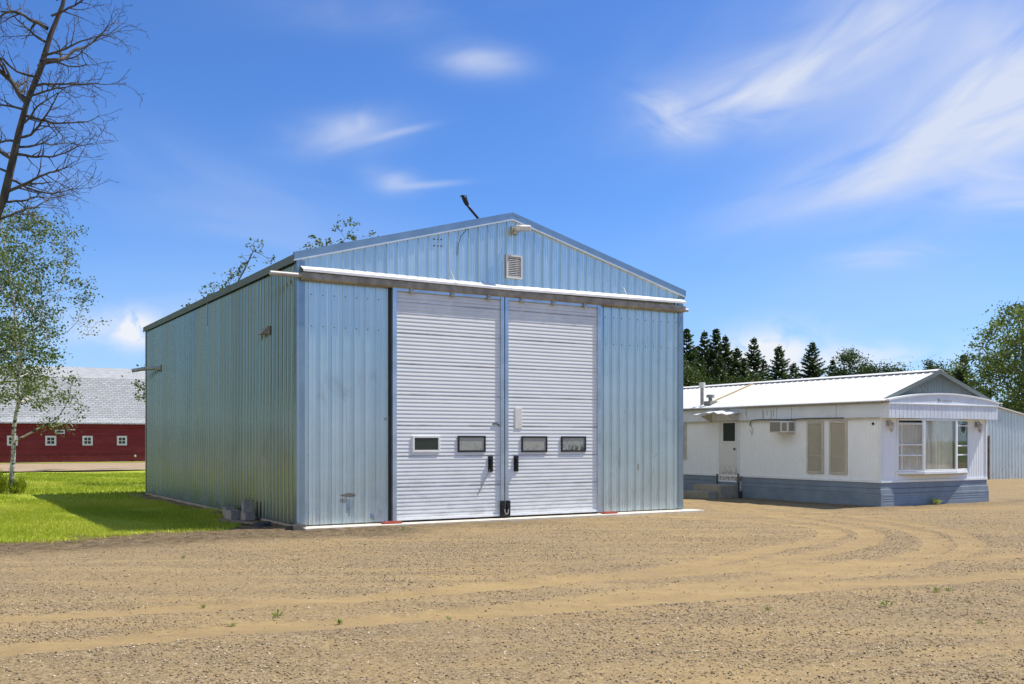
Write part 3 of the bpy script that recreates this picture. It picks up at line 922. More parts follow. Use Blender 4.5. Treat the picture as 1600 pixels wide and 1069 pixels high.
# door track with its flashing; slightly sagged sections
mb = MB()
for xa, xb, za, zb_ in ((.05, 4.55, 4.815, 4.80), (4.56, 9.34, 4.80, 4.855)):
    prof = [(.0, .135), (.17, .05), (.19, .045), (.19, .0), (.183, .0), (.183, .038), (.0, .125)]
    n = len(prof)
    vs = [(xa, -.006 - a, za + b) for a, b in prof] + [(xb, -.006 - a, zb_ + b) for a, b in prof]
    mb.add(vs, [(i, (i + 1) % n, (i + 1) % n + n, i + n) for i in range(n)] + [tuple(range(n)), tuple(range(2 * n - 1, n - 1, -1))])
fl_ = mb.build('track_flashing', 'flashing_white', shop)
mb = MB(); mb.extrude([(.02, .03), (.02, .145), (.165, .145), (.165, .03), (.125, .005), (.06, .005)], lambda a, b, t: (t, -a - .004, 4.655 + b), .05, 9.34)
tr_ = mb.build('door_track', 'track_steel', shop, .006)
mb = MB(); mb.tube([(.06, -.09, 4.745), (-.55, -.09, 4.745)], .045, 12); mb.build('track_tail', 'fixture_grey', tr_)
mb = MB(); mb.tube([(9.33, -.09, 4.72), (9.46, -.09, 4.72)], .04, 12); mb.build('track_tail', 'fixture_grey', tr_)
for x in (3.22, 7.62):
    mb = MB(); mb.tube([(x, -.03, 5.12), (x + .02, -.12, 4.95), (x + .05, -.20, 4.84)], .009, 5)
    mb.build('wire_hook', 'fixture_grey', tr_)
# dark jamb channel between left sheets and left door
mb = MB(); mb.box((1.842, -.05, .075), (1.892, .03, 4.72)); mb.build('jamb', 'dark_gap', shop)
# gable vent
mb = MB().frame(4.535, 4.92, 5.08, 5.575, -.062, -.0205, .035)
for k in range(11):
    z = 5.135 + k * .0385
    mb.add([(4.57, -.058, z - .012), (4.885, -.058, z - .012), (4.885, -.026, z + .016), (4.57, -.026, z + .016)], [(0, 1, 2, 3)])
gv = mb.build('gable_vent', 'vent_white', shop, fix=False)
mb = MB(); mb.box((4.571, -.0255, 5.116), (4.884, -.0215, 5.539)); mb.build('dark_backing', 'old_wood', gv)
# yard light under the peak
mb = MB(); mb.box((4.66, -.05, 6.03), (4.78, -.0195, 6.19)); mb.tube([(4.72, -.05, 6.11), (4.75, -.14, 6.12), (4.79, -.20, 6.13)], .032, 8)
yl = mb.build('floodlight', 'fixture_grey', shop)
mb = MB(); mb.obox((4.83, -.24, 6.13), (.30, .19, .115), (R(12), R(-6), 0)); mb.build('lamp_head', 'vent_white', yl, .03)
mb = MB(); mb.obox((4.83, -.262, 6.062), (.24, .14, .02), (R(12), R(-6), 0)); mb.build('lens', 'fixture_grey', yl, .004)
# service mast leaning off the roof
mb = MB(); mb.tube([(4.20, .45, 6.15), (4.17, .45, 6.34), (4.05, .45, 6.45), (3.93, .45, 6.56), (3.85, .45, 6.65)], [.027, .027, .027, .027, .025], 10)
ms = mb.build('service_mast', 'black_metal', shop, smooth=True)
mb = MB(); mb.tube([(3.87, .45, 6.63), (3.83, .45, 6.69), (3.79, .45, 6.78), (3.78, .45, 6.81)], [.04, .05, .055, .04], 10); mb.box((3.72, .41, 6.79), (3.83, .49, 6.82))
mb.build('weatherhead', 'black_metal', ms)
mb = MB(); mb.tube([(3.68, -.055, 6.10), (3.58, -.03, 5.98), (3.46, -.03, 5.84), (3.40, -.03, 5.68), (3.38, -.03, 5.45)], .005, 5)
mb.build('service_wire', 'black_metal', ms)
# small holes with dark grommets in the gable sheets
mb = MB()
for a, z in ((2.86, 5.73), (2.95, 5.735), (3.02, 5.74), (2.86, 5.60), (2.95, 5.60), (3.02, 5.605)):
    mb.tube([(a, -.001, z), (a, -.006, z)], .016, 8)
mb.into(fw, 'dark_gap')
# things fixed on the left wall: hooded vent near the front, exhaust pipe near the back, short drop from the eave
mb = MB(); mb.add([(-.02, 1.60, 3.97), (-.02, 1.80, 3.97), (-.02, 1.80, 3.79), (-.02, 1.60, 3.79), (-.22, 1.60, 3.79), (-.22, 1.80, 3.79), (-.05, 1.60, 3.97), (-.05, 1.80, 3.97)],
                  [(0, 1, 7, 6), (6, 7, 5, 4), (4, 5, 2, 3), (0, 6, 4, 3), (1, 2, 5, 7), (0, 3, 2, 1)])
mb.build('hood_vent', 'track_steel', shop, .006)
mb = MB(); mb.tube([(-.0, 11.84, 3.74), (-.25, 11.90, 3.74), (-.52, 11.98, 3.71), (-.78, 12.08, 3.66)], .055, 10)
mb.tube([(-.018, 11.84, 3.74), (-.03, 11.845, 3.74)], .12, 12)
mb.build('exhaust_pipe', 'fixture_grey', shop, smooth=False)
mb = MB(); mb.tube([(-.03, 6.54, 5.0), (-.035, 6.54, 4.45)], .014, 6); mb.build('conduit', 'fixture_grey', shop)
# red door stops on the apron
def stop(x0, x1, label):
    t = MB().box((x0, -.30, .036), (x1, -.17, .070)).box((x0 + .05, -.27, .070), (x1 - .05, -.20, .085)).build('door_stop', 'red_paint', None, .008)
    t.location = (-4.03, 18.86, 0); t.rotation_euler = (0, 0, TH)
    tag(t, label, 'door stop', 'red door stops on the concrete apron')
stop(1.62, 2.02, 'worn red door stop at left foot of the sliding doors')
stop(6.88, 7.26, 'worn red door stop at right foot of the sliding doors')
# concrete blocks by the left wall
def block(x, y, z, rz, label, upright=False):
    t = thing('concrete_block', label, 'concrete block', (0, 0, 0), 0, 'concrete blocks by the shop side wall')
    L, Wd, Hh = .40, .20, .20
    mb = MB()
    mb.box((-L / 2, -Wd / 2, 0), (L / 2, -Wd / 2 + .035, Hh)); mb.box((-L / 2, Wd / 2 - .035, 0), (L / 2, Wd / 2, Hh))
    for q in (-L / 2, -.018, L / 2 - .036):
        mb.box((q, -Wd / 2 + .035, .001), (q + .036, Wd / 2 - .035, Hh - .001))
    b = mb.build('block_body', 'block_concrete', t)
    b.name = 'block_body'
    if upright:
        b.rotation_euler = (0, R(-90), 0); b.location = (Hh / 2, 0, L / 2)
    t.location = tuple(float(c) for c in (np.array([-4.03, 18.86, 0]) + U * x + V * y + np.array([0, 0, z])))
    t.rotation_euler = (0, 0, TH + rz)
block(-.27, 3.75, .0, R(84), 'grey concrete block lying farthest back along the shop side wall')
block(-.44, 2.85, .0, R(97), 'grey concrete block lying between the farthest one and the stacked pair')
block(-.24, 2.40, -.02, R(88), 'grey concrete block at the bottom of the stacked pair by the side wall')
block(-.24, 2.42, .182, R(80), 'grey concrete block on top of the stacked pair by the side wall')
# rotten boards and rubble at the corner
def at_shop(x, y, z=0):
    q = np.array([-4.03, 18.86, 0]) + U * x + V * y
    return (float(q[0]), float(q[1]), z)
t = MB().obox((0, 0, .03), (1.5, .16, .04), (0, R(1), 0)).build('plank', 'old_wood', None, .006)
t.location = at_shop(-.62, 1.35, .02); t.rotation_euler = (0, R(-2), TH + R(112))
tag(t, 'weathered plank lying on the dirt beside the shop corner', 'plank')
def rubble(x, y, s, rz, label):
    rr = random.Random(int(s * 1000 + x * 100))
    mb = MB(); n = 9
    ring = [(math.cos(2 * math.pi * k / n) * s * rr.uniform(.7, 1.2), math.sin(2 * math.pi * k / n) * s * .55 * rr.uniform(.7, 1.2)) for k in range(n)]
    vs = [(a, b, -.02) for a, b in ring] + [(a * .85, b * .8, .05 + rr.uniform(0, .05)) for a, b in ring] + [(0, 0, .10)]
    mb.add(vs, [(k, (k + 1) % n, n + (k + 1) % n, n + k) for k in range(n)] + [(n + k, n + (k + 1) % n, 2 * n) for k in range(n)])
    o = mb.build('broken_slab', 'dark_rubble', None)
    o.location = at_shop(x, y); o.rotation_euler = (0, 0, TH + rz)
    tag(o, label, 'rubble', 'broken slabs at the shop corner')
rubble(-.45, .75, .34, R(70), 'dark broken slab lying flat against the side wall near the shop corner')
rubble(-.12, -.22, .27, R(20), 'small dark broken slab right at the shop front corner')

# ------------------------------------------------------------------ mobile home
MW, MLn = 4.29, 15.0
mh = thing('mobile_home', 'long white mobile home with blue skirting, bay window and white metal roof', 'mobile home', (9.22, 25.13, 0), TH)
ZS, ZF = .64, 2.22          # top of skirting, bottom of fascia
mb = MB()
ribbed(mb, 0, MLn, ZS, 2.66, lambda a, d_, z: (-d_, a, z), pitch=.1016, h=.006, base=.012, top=.006, minor=0)
mb.build('wall', 'mh_white', mh, fix=False)
mb = MB(); ribbed(mb, 0, MW, ZS, 2.66, lambda a, d_, z: (a, -d_, z), pitch=.1016, h=.006, base=.012, top=.006, minor=0)
mb.build('wall', 'mh_white', mh, fix=False)
mb = MB(); mb.box((MW - .02, .01, ZS), (MW, MLn, 2.66)); mb.build('wall', 'mh_white', mh)
mb = MB(); mb.box((.01, MLn - .02, ZS), (MW - .03, MLn, 2.66)); mb.build('wall', 'mh_white', mh)
mb = MB()
mb.box((-.022, -.022, ZS - .01), (-.0, .055, 2.62)); mb.box((.001, -.022, ZS - .01), (.055, -.008, 2.62))
mb.build('corner_trim', 'mh_trim', mh, .004)
mb = MB(); mb.box((MW - .055, -.022, ZS - .01), (MW + .015, -.008, 2.62)); mb.build('corner_trim', 'mh_trim', mh, .004)
mb = MB(); mb.box((-.03, -.012, ZS - .045), (-.009, MLn, ZS + .012)); mb.box((-.012, -.032, ZS - .045), (MW + .02, -.0125, ZS + .012))
mb.build('drip_strip', 'mh_trim', mh, .004)
# skirting: lapped blue bands all round
prof = [(.640, .004), (.455, .014), (.447, .004), (.435, .030), (.330, .036), (.322, .026), (.312, .046), (.255, .048), (.25, .042), (.195, .048), (.19, .042), (.135, .048), (.13, .042), (.07, .048), (-.05, .050)]
mb = MB()
def strip(fn):
    vs = []
    for z, dp in prof:
        vs += [fn(0, dp, z), fn(1, dp, z)]
    mb.add(vs, [(2 * i, 2 * i + 1, 2 * i + 3, 2 * i + 2) for i in range(len(prof) - 1)])
strip(lambda s_, dp, z: (-dp, -dp if s_ == 0 else MLn, z))
strip(lambda s_, dp, z: (-dp if s_ == 0 else MW + dp, -dp, z))
strip(lambda s_, dp, z: (MW + dp, -dp if s_ == 0 else MLn, z))
mb.build('skirting', 'mh_blue', mh, fix=False)
mb = MB(); mb.box((-.066, -.066, -.05), (-.035, -.03, .325)); mb.box((-.035, -.066, -.05), (.02, -.052, .325)); mb.build('skirting_corner', 'mh_blue', mh, .004)
# side fascia and its seams
mb = MB(); mb.box((-.065, -.02, 2.245), (-.025, MLn, 2.60)); sf_ = mb.build('fascia', 'mh_fascia', mh, .004)
mb = MB()
for s_ in (1.35, 2.9, 3.45, 4.0, 4.62, 6.32, 9.1):
    mb.box((-.0685, s_ - .006, 2.25), (-.0655, s_ + .006, 2.598))
mb.into(sf_, 'ac_grille')
mb = MB(); mb.box((-.085, -.02, 2.215), (-.024, MLn, 2.243)); mb.build('fascia_lip', 'frame_beige', sf_, .003)
# stains run down the fascia from old nails
mb = MB()
for s_, l_ in ((3.95, .22), (3.82, .14), (3.66, .24), (3.58, .16), (4.66, .12), (5.1, .06)):
    mb.box((-.0672, s_ - .008, 2.5 - l_), (-.0656, s_ + .008, 2.5))
mb.into(sf_, 'brass_dark')
# front fascia over the bay: battened band, white rail, arched cap
mb = MB(); ribbed(mb, -.055, MW + .055, ZF, 2.565, lambda a, d_, z: (a, -.30 - d_, z), pitch=.150, h=-.014, base=.014, top=.008, minor=0, phase=.03)
mb.add([(-.055, -.30, ZF), (-.055, -.022, ZF), (-.055, -.022, 2.565), (-.055, -.30, 2.565)], [(0, 1, 2, 3)])
mb.add([(MW + .055, -.30, ZF), (MW + .055, -.022, ZF), (MW + .055, -.022, 2.565), (MW + .055, -.30, 2.565)], [(3, 2, 1, 0)])
mb.add([(-.055, -.30, ZF + .004), (MW + .055, -.30, ZF + .004), (MW + .055, -.012, ZF + .004), (-.055, -.012, ZF + .004)], [(3, 2, 1, 0)])
ff = mb.build('front_fascia', 'mh_fascia', mh, fix=False)
mb = MB(); mb.box((-.075, -.325, 2.565), (MW + .075, -.04, 2.60)); mb.build('fascia_rail', 'mh_trim', ff, .006)
N = 24
arch = [(-.075 + (MW + .15) * k / N, 2.655 + .20 * math.sin(math.pi * k / N) ** .85) for k in range(N + 1)]
mb = MB()
for i in range(N):
    (a0, z0), (a1, z1) = arch[i], arch[i + 1]
    mb.add([(a0, -.305, 2.6), (a1, -.305, 2.6), (a1, -.305, z1), (a0, -.305, z0)], [(0, 1, 2, 3)])
ap_ = mb.build('arch_panel', 'mh_fascia', ff, fix=False)
mb = MB()
vs, fs = [], []
for a, z in arch:
    vs += [(a, -.335, z - .012), (a, -.335, z + .028), (a, .0, z + .028), (a, .0, z - .012)]
for i in range(N):
    for j in range(4):
        fs.append((4 * i + j, 4 * i + (j + 1) % 4, 4 * i + 4 + (j + 1) % 4, 4 * i + 4 + j))
fs += [(0, 1, 2, 3), (4 * N + 3, 4 * N + 2, 4 * N + 1, 4 * N)]
mb.add(vs, fs)
mb.build('arch_cap', 'mh_trim', ff, smooth=False)
# worn script marks left of centre on the arch panel
mb = MB()
def stroke(pts, r=.008):
    mb.tube([(a, -.308, z) for a, z in pts], r, 5)
stroke([(1.80, 2.71), (1.83, 2.735), (1.87, 2.715), (1.84, 2.69), (1.82, 2.645), (1.85, 2.66)])
stroke([(1.885, 2.70), (1.90, 2.665), (1.915, 2.70)])
for k in range(5):
    a = 1.98 + k * .085
    stroke([(a, 2.672), (a + .02, 2.69 + .01 * (k % 2)), (a + .045, 2.672), (a + .07, 2.678)], .006)
mb.into(ap_, 'ac_grille')
# gable cladding set back above the arch, and the big ribbed roof
def mroof(t):
    return 3.475 - abs(t - 2.145) * (.355 if t < 2.145 else .336)
mb = MB(); ribbed(mb, -.06, MW + .14, 2.62, lambda a: mroof(a) - .03, lambda a, d_, z: (a, -.03 - d_, z), pitch=.12, h=.008, base=.016, top=.008, minor=0, extra=(2.145,))
mb.build('gable', 'gable_siding', mh, fix=False)
mb = MB()
for sgn in (-1, 1):
    def rf(a, d_, t, sgn=sgn):
        return (2.145 + sgn * t, a, 3.475 - t * (.355 if sgn < 0 else .336) + d_)
    ribbed(mb, -.13, MLn + .2, 0.0, 2.27 if sgn < 0 else 2.40, rf, pitch=.2286, h=.018, base=.026, top=.012, minor=0)
rf_o = mb.build('roof', 'mh_roof', mh, fix=False)
mb = MB(); mb.extrude([(-.16, -.012), (0, .04), (.16, -.012), (.16, -.020), (0, .03), (-.16, -.020)], lambda a, b, t: (2.145 + a, t, 3.480 + b), -.14, MLn + .2)
mb.build('ridge_cap', 'mh_roof', rf_o)
for sgn in (-1, 1):
    mb = MB(); mb.extrude([(-.0, -.085), (.018, -.085), (.018, .02), (.0, .02)], lambda a, b, t: (2.145 + sgn * t, -.132 - a, 3.475 - t * (.355 if sgn < 0 else .336) + b), 0, 2.28 if sgn < 0 else 2.42)
    mb.build('rake_trim', 'gable_siding', rf_o)
for x0, x1 in ((-.145, -.075), (MW + .235, MW + .275)):
    mb = MB(); mb.box((x0, -.30, 2.640), (x1, MLn + .2, 2.682)); mb.build('eave_trim', 'mh_roof', rf_o, .006)
mb = MB(); mb.extrude([(-.215, 2.652), (-.10, 2.702), (-.10, 2.694), (-.205, 2.648), (-.205, 2.630), (-.215, 2.630)], lambda a, b, t: (a, t, b), -.30, MLn + .2); mb.build('eave_flashing', 'mh_roof', rf_o)
mb = MB(); mb.box((-.120, -.29, 2.585), (-.066, MLn, 2.638)); mb.build('gutter', 'fixture_grey', rf_o, .004)
mb = MB(); mb.tube([(1.35, -.045, 3.20), (1.62, -.045, 2.98), (1.78, -.045, 2.80), (1.82, -.045, 2.70)], .010, 6); mb.build('gable_wire', 'ac_grille', mh)
mb = MB(); mb.extrude([(-.03, .0), (.03, .0), (.03, .05), (-.03, .05)], lambda a, b, t: (t, 6.48 + a, mroof(t) + b), .15, 2.15)
mb.build('roof_strip', 'yellow_strip', rf_o)
mb = MB(); mb.tube([(.10, 6.72, 2.70), (.10, 6.72, 3.28)], .055, 12)
fp = mb.build('flue_pipe', 'fixture_grey', rf_o)
mb = MB(); mb.tube([(.10, 6.72, 3.28), (.10, 6.72, 3.44)], .10, 14); mb.build('flue_cap', 'vent_white', fp, .01)
mb = MB(); mb.box((.0, 6.24, 2.74), (.30, 6.54, 2.86)); mb.tube([(.15, 6.4, 2.84), (.15, 6.4, 2.98)], .06, 12); mb.tube([(.15, 6.4, 2.97), (.15, 6.4, 3.06)], [.13, .12], 14)
mb.build('roof_vent', 'ac_grille', rf_o, .008)
# tall side windows with blinds, narrow window by the shop
def mh_win(y0, y1, z0, z1, label=None):
    mb = MB().frame_x(y0, y1, z0, z1, -.045, -.006, .055)
    w = mb.build('window', 'frame_beige', mh, .005)
    mb = MB(); mb.box((-.022, y0 + .055, z0 + .055), (-.008, y1 - .055, z1 - .055)); mb.build('blind', 'blind', w)
    mb = MB(); mb.box((-.030, y0 + .056, z0 + .056), (-.027, y1 - .056, z1 - .056)); mb.build('pane', 'glass', w)
    mb = MB(); mb.box((-.032, y0 + .055, z0 + (z1 - z0) * .33), (-.024, y1 - .055, z0 + (z1 - z0) * .33 + .02)); mb.build('sash_bar', 'frame_beige', w)
mh_win(1.81, 2.38, .78, 2.165)
mh_win(1.03, 1.61, .78, 2.165)
mh_win(7.32, 8.2, 1.08, 2.16)
# door
mb = MB().frame_x(4.99, 5.86, .43, 2.32, -.03, -.006, .05); dj = mb.build('door_frame', 'mh_trim', mh, .005)
mb = MB(); mb.box((-.028, 5.045, .485), (-.012, 5.805, 2.265)); dd_ = mb.build('door', 'house_door_paint', mh, .004)
mb = MB().frame_x(5.10, 5.67, 1.61, 2.21, -.040, -.0285, .03); mb.build('window_frame', 'mh_trim', dd_)
mb = MB(); mb.box((-.0345, 5.13, 1.64), (-.0285, 5.64, 2.18)); mb.build('window_pane', 'pane_dark', dd_)
mb = MB(); mb.tube([(-.028, 5.14, 1.41), (-.055, 5.14, 1.41), (-.075, 5.14, 1.41)], [.02, .02, .035], 10); mb.build('door_knob', 'brass_dark', dd_)
for y_, z_ in ((4.965, .70), (5.86, .66)):
    mb = MB(); mb.box((-.075, y_, .20), (-.052, y_ + .035, z_)); mb.build('skirting_post', 'brass_dark', mh)
# crumpled door awning
mb = MB()
n = 9
vs, fs = [], []
for i in range(n):
    y = 4.88 + 1.42 * i / (n - 1)
    lift = .09 * math.sin(math.pi * (i + .4) / n) + .025 * math.sin(i * 2.6)
    vs += [(-.045, y, 2.50 + lift * .6), (-.62, y, 2.40 + lift), (-.62, y, 2.375 + lift), (-.045, y, 2.475 + lift * .6)]
for i in range(n - 1):
    for j in range(4):
        fs.append((4 * i + j, 4 * i + (j + 1) % 4, 4 * i + 4 + (j + 1) % 4, 4 * i + 4 + j))
fs += [(0, 1, 2, 3), (4 * n - 1, 4 * n - 2, 4 * n - 3, 4 * n - 4)]
mb.add(vs, fs)
aw = mb.build('awning', 'mh_trim', mh)
for y in (4.98, 6.12):
    mb = MB()
    mb.add([(-.05, y - .012, 2.20), (-.05, y + .012, 2.20), (-.50, y + .012, 2.39), (-.50, y - .012, 2.39), (-.05, y - .012, 2.46), (-.05, y + .012, 2.46)], [(0, 1, 2, 3), (0, 3, 4), (1, 5, 2), (4, 3, 2, 5)])
    mb.build('awning_bracket', 'frame_beige', aw)
# air conditioner through the wall
mb = MB(); mb.box((-.33, 2.80, 1.88), (-.006, 3.46, 2.19)); ac = mb.build('air_conditioner', 'vent_white', mh, .012)
mb = MB(); mb.box((-.336, 3.06, 1.905), (-.331, 3.44, 2.165)); mb.build('grille', 'ac_grille', ac)
mb = MB(); mb.box((-.27, 2.796, 1.92), (-.06, 2.799, 2.15)); mb.box((-.336, 2.825, 1.92), (-.331, 3.0, 2.15)); mb.build('grille', 'ac_grille', ac)
mb = MB(); mb.box((-.30, 2.84, 1.84), (-.02, 3.2, 1.878)); mb.build('drip_tray', 'frame_beige', ac)
# cable along the fascia foot
mb = MB(); mb.tube([(-.03, 4.53, 2.08), (-.05, 4.50, 2.15), (-.075, 4.43, 2.235), (-.09, 4.2, 2.25), (-.095, 3.2, 2.235), (-.095, 2.2, 2.25), (-.095, 1.5, 2.245), (-.09, 1.08, 2.24)], .013, 6)
mb.build('cable', 'black_rubber', mh)
mb = MB(); mb.tube([(-.012, 4.50, 2.1), (-.014, 4.42, 1.9), (-.014, 4.47, 1.82), (-.012, 4.53, 1.95)], .007, 5); mb.build('wire_loop', 'ac_grille', mh)
mb = MB(); mb.tube([(-.006, .22, 2.08), (-.03, .22, 2.08)], .033, 10); mb.build('port', 'black_rubber', mh)
# bay window: three glazed faces, sill board and roof board, curtains behind
BX = [(.60, -.012), (1.30, -.30), (2.60, -.30), (3.10, -.012 - .155), (3.47, -.012)]
BX = [(.60, -.012), (1.30, -.27), (2.62, -.27), (3.47, -.012)]
Z0, Z1 = .87, 2.215
bay = bpy.data.objects.new('bay_window', None); COL.objects.link(bay); bay.parent = mh
def poly_slab(pts, z0, z1, name, mat, parent, grow=0.0):
    n = len(pts)
    vs = [(a, b, z0) for a, b in pts] + [(a, b, z1) for a, b in pts]
    m_ = MB().add(vs, [tuple(range(n)), tuple(range(2 * n - 1, n - 1, -1))] + [(i, (i + 1) % n, (i + 1) % n + n, i + n) for i in range(n)])
    return m_.build(name, mat, parent, .006)
sill = [(.55, -.011), (.57, -.03), (1.29, -.31), (2.63, -.31), (3.50, -.03), (3.52, -.011)]
poly_slab(sill, .80, .865, 'sill', 'mh_trim', bay)
poly_slab([(.68, -.011), (1.32, -.24), (2.60, -.24), (3.40, -.011)], .765, .797, 'sill_bracket', 'frame_beige', bay)
def face(p, q, bars, mullion=.045):
    p, q = Vector((*p, 0)), Vector((*q, 0))
    L = (q - p).length
    ang = math.atan2(q.y - p.y, q.x - p.x)
    e = bpy.data.objects.new('glazing', None)
    mb = MB().frame(0, L, Z0, Z1 - .004, -.02, .02, mullion)
    for z in bars:
        mb.box((mullion, -.014, z - .016), (L - mullion, .014, z + .016))
    f_ = mb.build('window_frame', 'mh_trim', bay, .004)
    f_.location = p; f_.rotation_euler = (0, 0, ang)
    mb = MB().box((mullion, -.003, Z0 + mullion), (L - mullion, .003, Z1 - mullion - .004))
    gl = mb.build('window_pane', 'glass', bay); gl.location = p; gl.rotation_euler = (0, 0, ang)
    bpy.data.objects.remove(e)
face(BX[0], BX[1], (1.28, 1.55, 2.08))
face(BX[1], BX[2], ())
face(BX[2], BX[3], (1.28, 1.52, 2.05))
def curtain(p, q, z0, z1, waves, amp, mat='curtain'):
    mb = MB(); n = int(waves * 10)
    vs, fs = [], []
    p, q = np.array(p), np.array(q)
    nrm = np.array([-(q - p)[1], (q - p)[0]]) / np.linalg.norm(q - p)
    for i in range(n + 1):
        t = i / n
        for z, k in ((z0, 1.25), ((z0 + z1) / 2, 1.0), (z1, .7)):
            dp = amp * k * (math.sin(2 * math.pi * waves * t + .5 * math.sin(9 * t)) + .35 * math.sin(2 * math.pi * waves * 2.3 * t + z))
            xy = p + (q - p) * t + nrm * dp
            vs.append((xy[0], xy[1], z))
    for i in range(n):
        for j in range(2):
            fs.append((3 * i + j, 3 * i + 3 + j, 3 * i + 4 + j, 3 * i + 1 + j))
    mb.add(vs, fs)
    return mb.build('curtain', mat, bay, smooth=True, fix=False)
curtain((.66, -.035), (1.34, -.20), .90, 2.12, 6, .010)
curtain((1.36, -.20), (2.56, -.20), .90, 2.20, 9, .016)
mb = MB(); mb.box((.66, -.020, .90), (3.42, -.012, 2.2)); mb.build('dark_room', 'dark_room', bay)
# wall lamps left and right of the bay
def wall_lamp(x):
    mb = MB(); mb.box((x - .045, -.03, 2.02), (x + .045, -.009, 2.16)); mb.tube([(x, -.03, 2.10), (x, -.09, 2.17), (x, -.13, 2.12)], .014, 6)
    mb.tube([(x, -.13, 2.12), (x, -.13, 2.09), (x, -.13, 1.94), (x, -.13, 1.90), (x, -.13, 1.86)], [.02, .07, .055, .03, .012], 6)
    l_ = mb.build('wall_lamp', 'fixture_grey', mh)
    mb = MB(); mb.tube([(x, -.13, 2.075), (x, -.13, 1.955)], [.0665, .0585], 6); mb.build('lamp_glass', 'frame_beige', l_)
wall_lamp(.24); wall_lamp(3.82)

MHO = np.array([9.22, 25.13, 0])
def at_mh(x, y, z=0):
    q = MHO + U * x + V * y
    return (float(q[0]), float(q[1]), z)
# concrete steps at the door
t = thing('concrete_steps', 'small grey concrete steps below the white door of the mobile home', 'steps', at_mh(-.42, 5.55, 0), TH)
mb = MB(); mb.box((-.37, -.62, -.05), (.32, .55, .36)); mb.build('upper_step', 'concrete', t, .012)
mb = MB(); mb.box((-.72, -.50, -.05), (-.372, .62, .18)); mb.build('lower_step', 'concrete', t, .012)
# hydrant standpipe
t = thing('standpipe', 'thin yard standpipe with dark base in front of the blue skirting', 'standpipe', at_mh(-.30, 4.62, 0), TH)
mb = MB(); mb.tube([(0, 0, -.05), (0, 0, .20)], .045, 10); mb.build('base_sleeve', 'black_rubber', t)
mb = MB(); mb.tube([(0, 0, .20), (0, 0, .52)], .026, 10); mb.tube([(0, 0, .27), (0, 0, .33)], .040, 10); mb.build('riser', 'fixture_grey', t)
mb = MB(); mb.tube([(0, 0, .50), (0, 0, .60)], [.04, .03], 10); mb.tube([(0, 0, .55), (-.10, .02, .53), (-.13, .025, .49)], .022, 8); mb.box((-.09, -.015, .60), (.05, .015, .625)); mb.build('tap_head', 'old_wood', t)

# ------------------------------------------------------------------ machine shed far right
shed = thing('machine_shed', 'low pale corrugated metal shed with dark narrow doorway behind the mobile home', 'shed', (20.37, 43.10, 0), TH)
def shz(a):
    return 3.20 - .163 * (a)
mb = MB()
Sf = lambda a, d_, z: (a, -d_, z)
ribbed(mb, -7.0, -.22, -.05, 3.2, Sf, pitch=.2286, h=.022, minor=0)
ribbed(mb, .10, 9.0, -.05, lambda a: shz(a), Sf, pitch=.2286, h=.022, minor=0)
ribbed(mb, -.22, .10, 1.83, 3.17, Sf, pitch=.2286, h=.022, minor=0)
mb.build('wall', 'shed_siding', shed, fix=False)
mb = MB(); mb.box((-7, .02, -.05), (-6.98, 8, 3.1)); mb.box((8.98, .02, -.05), (9.0, 8, 1.7)); mb.box((-7, 7.98, -.05), (9, 8.0, 1.7)); mb.build('wall', 'shed_siding', shed)
mb = MB(); mb.extrude([(-.12, 0), (8.1, 0), (8.1, .05), (-.12, .05)], lambda a, b, t: (t, a, shz(max(t, 0)) + b + .005), 0, 9.15); mb.box((-7.1, -.12, 3.207), (-.002, 8.1, 3.255)); mb.build('roof', 'mh_roof', shed)
mb = MB(); mb.box((-.21, .03, -.02), (.09, .06, 1.82)); mb.build('doorway', 'old_wood', shed)
mb = MB(); mb.box((-.27, -.04, -.05), (-.215, .03, 1.88)); mb.box((.095, -.04, -.05), (.14, .03, 1.88)); mb.build('door_jamb', 'old_wood', shed)

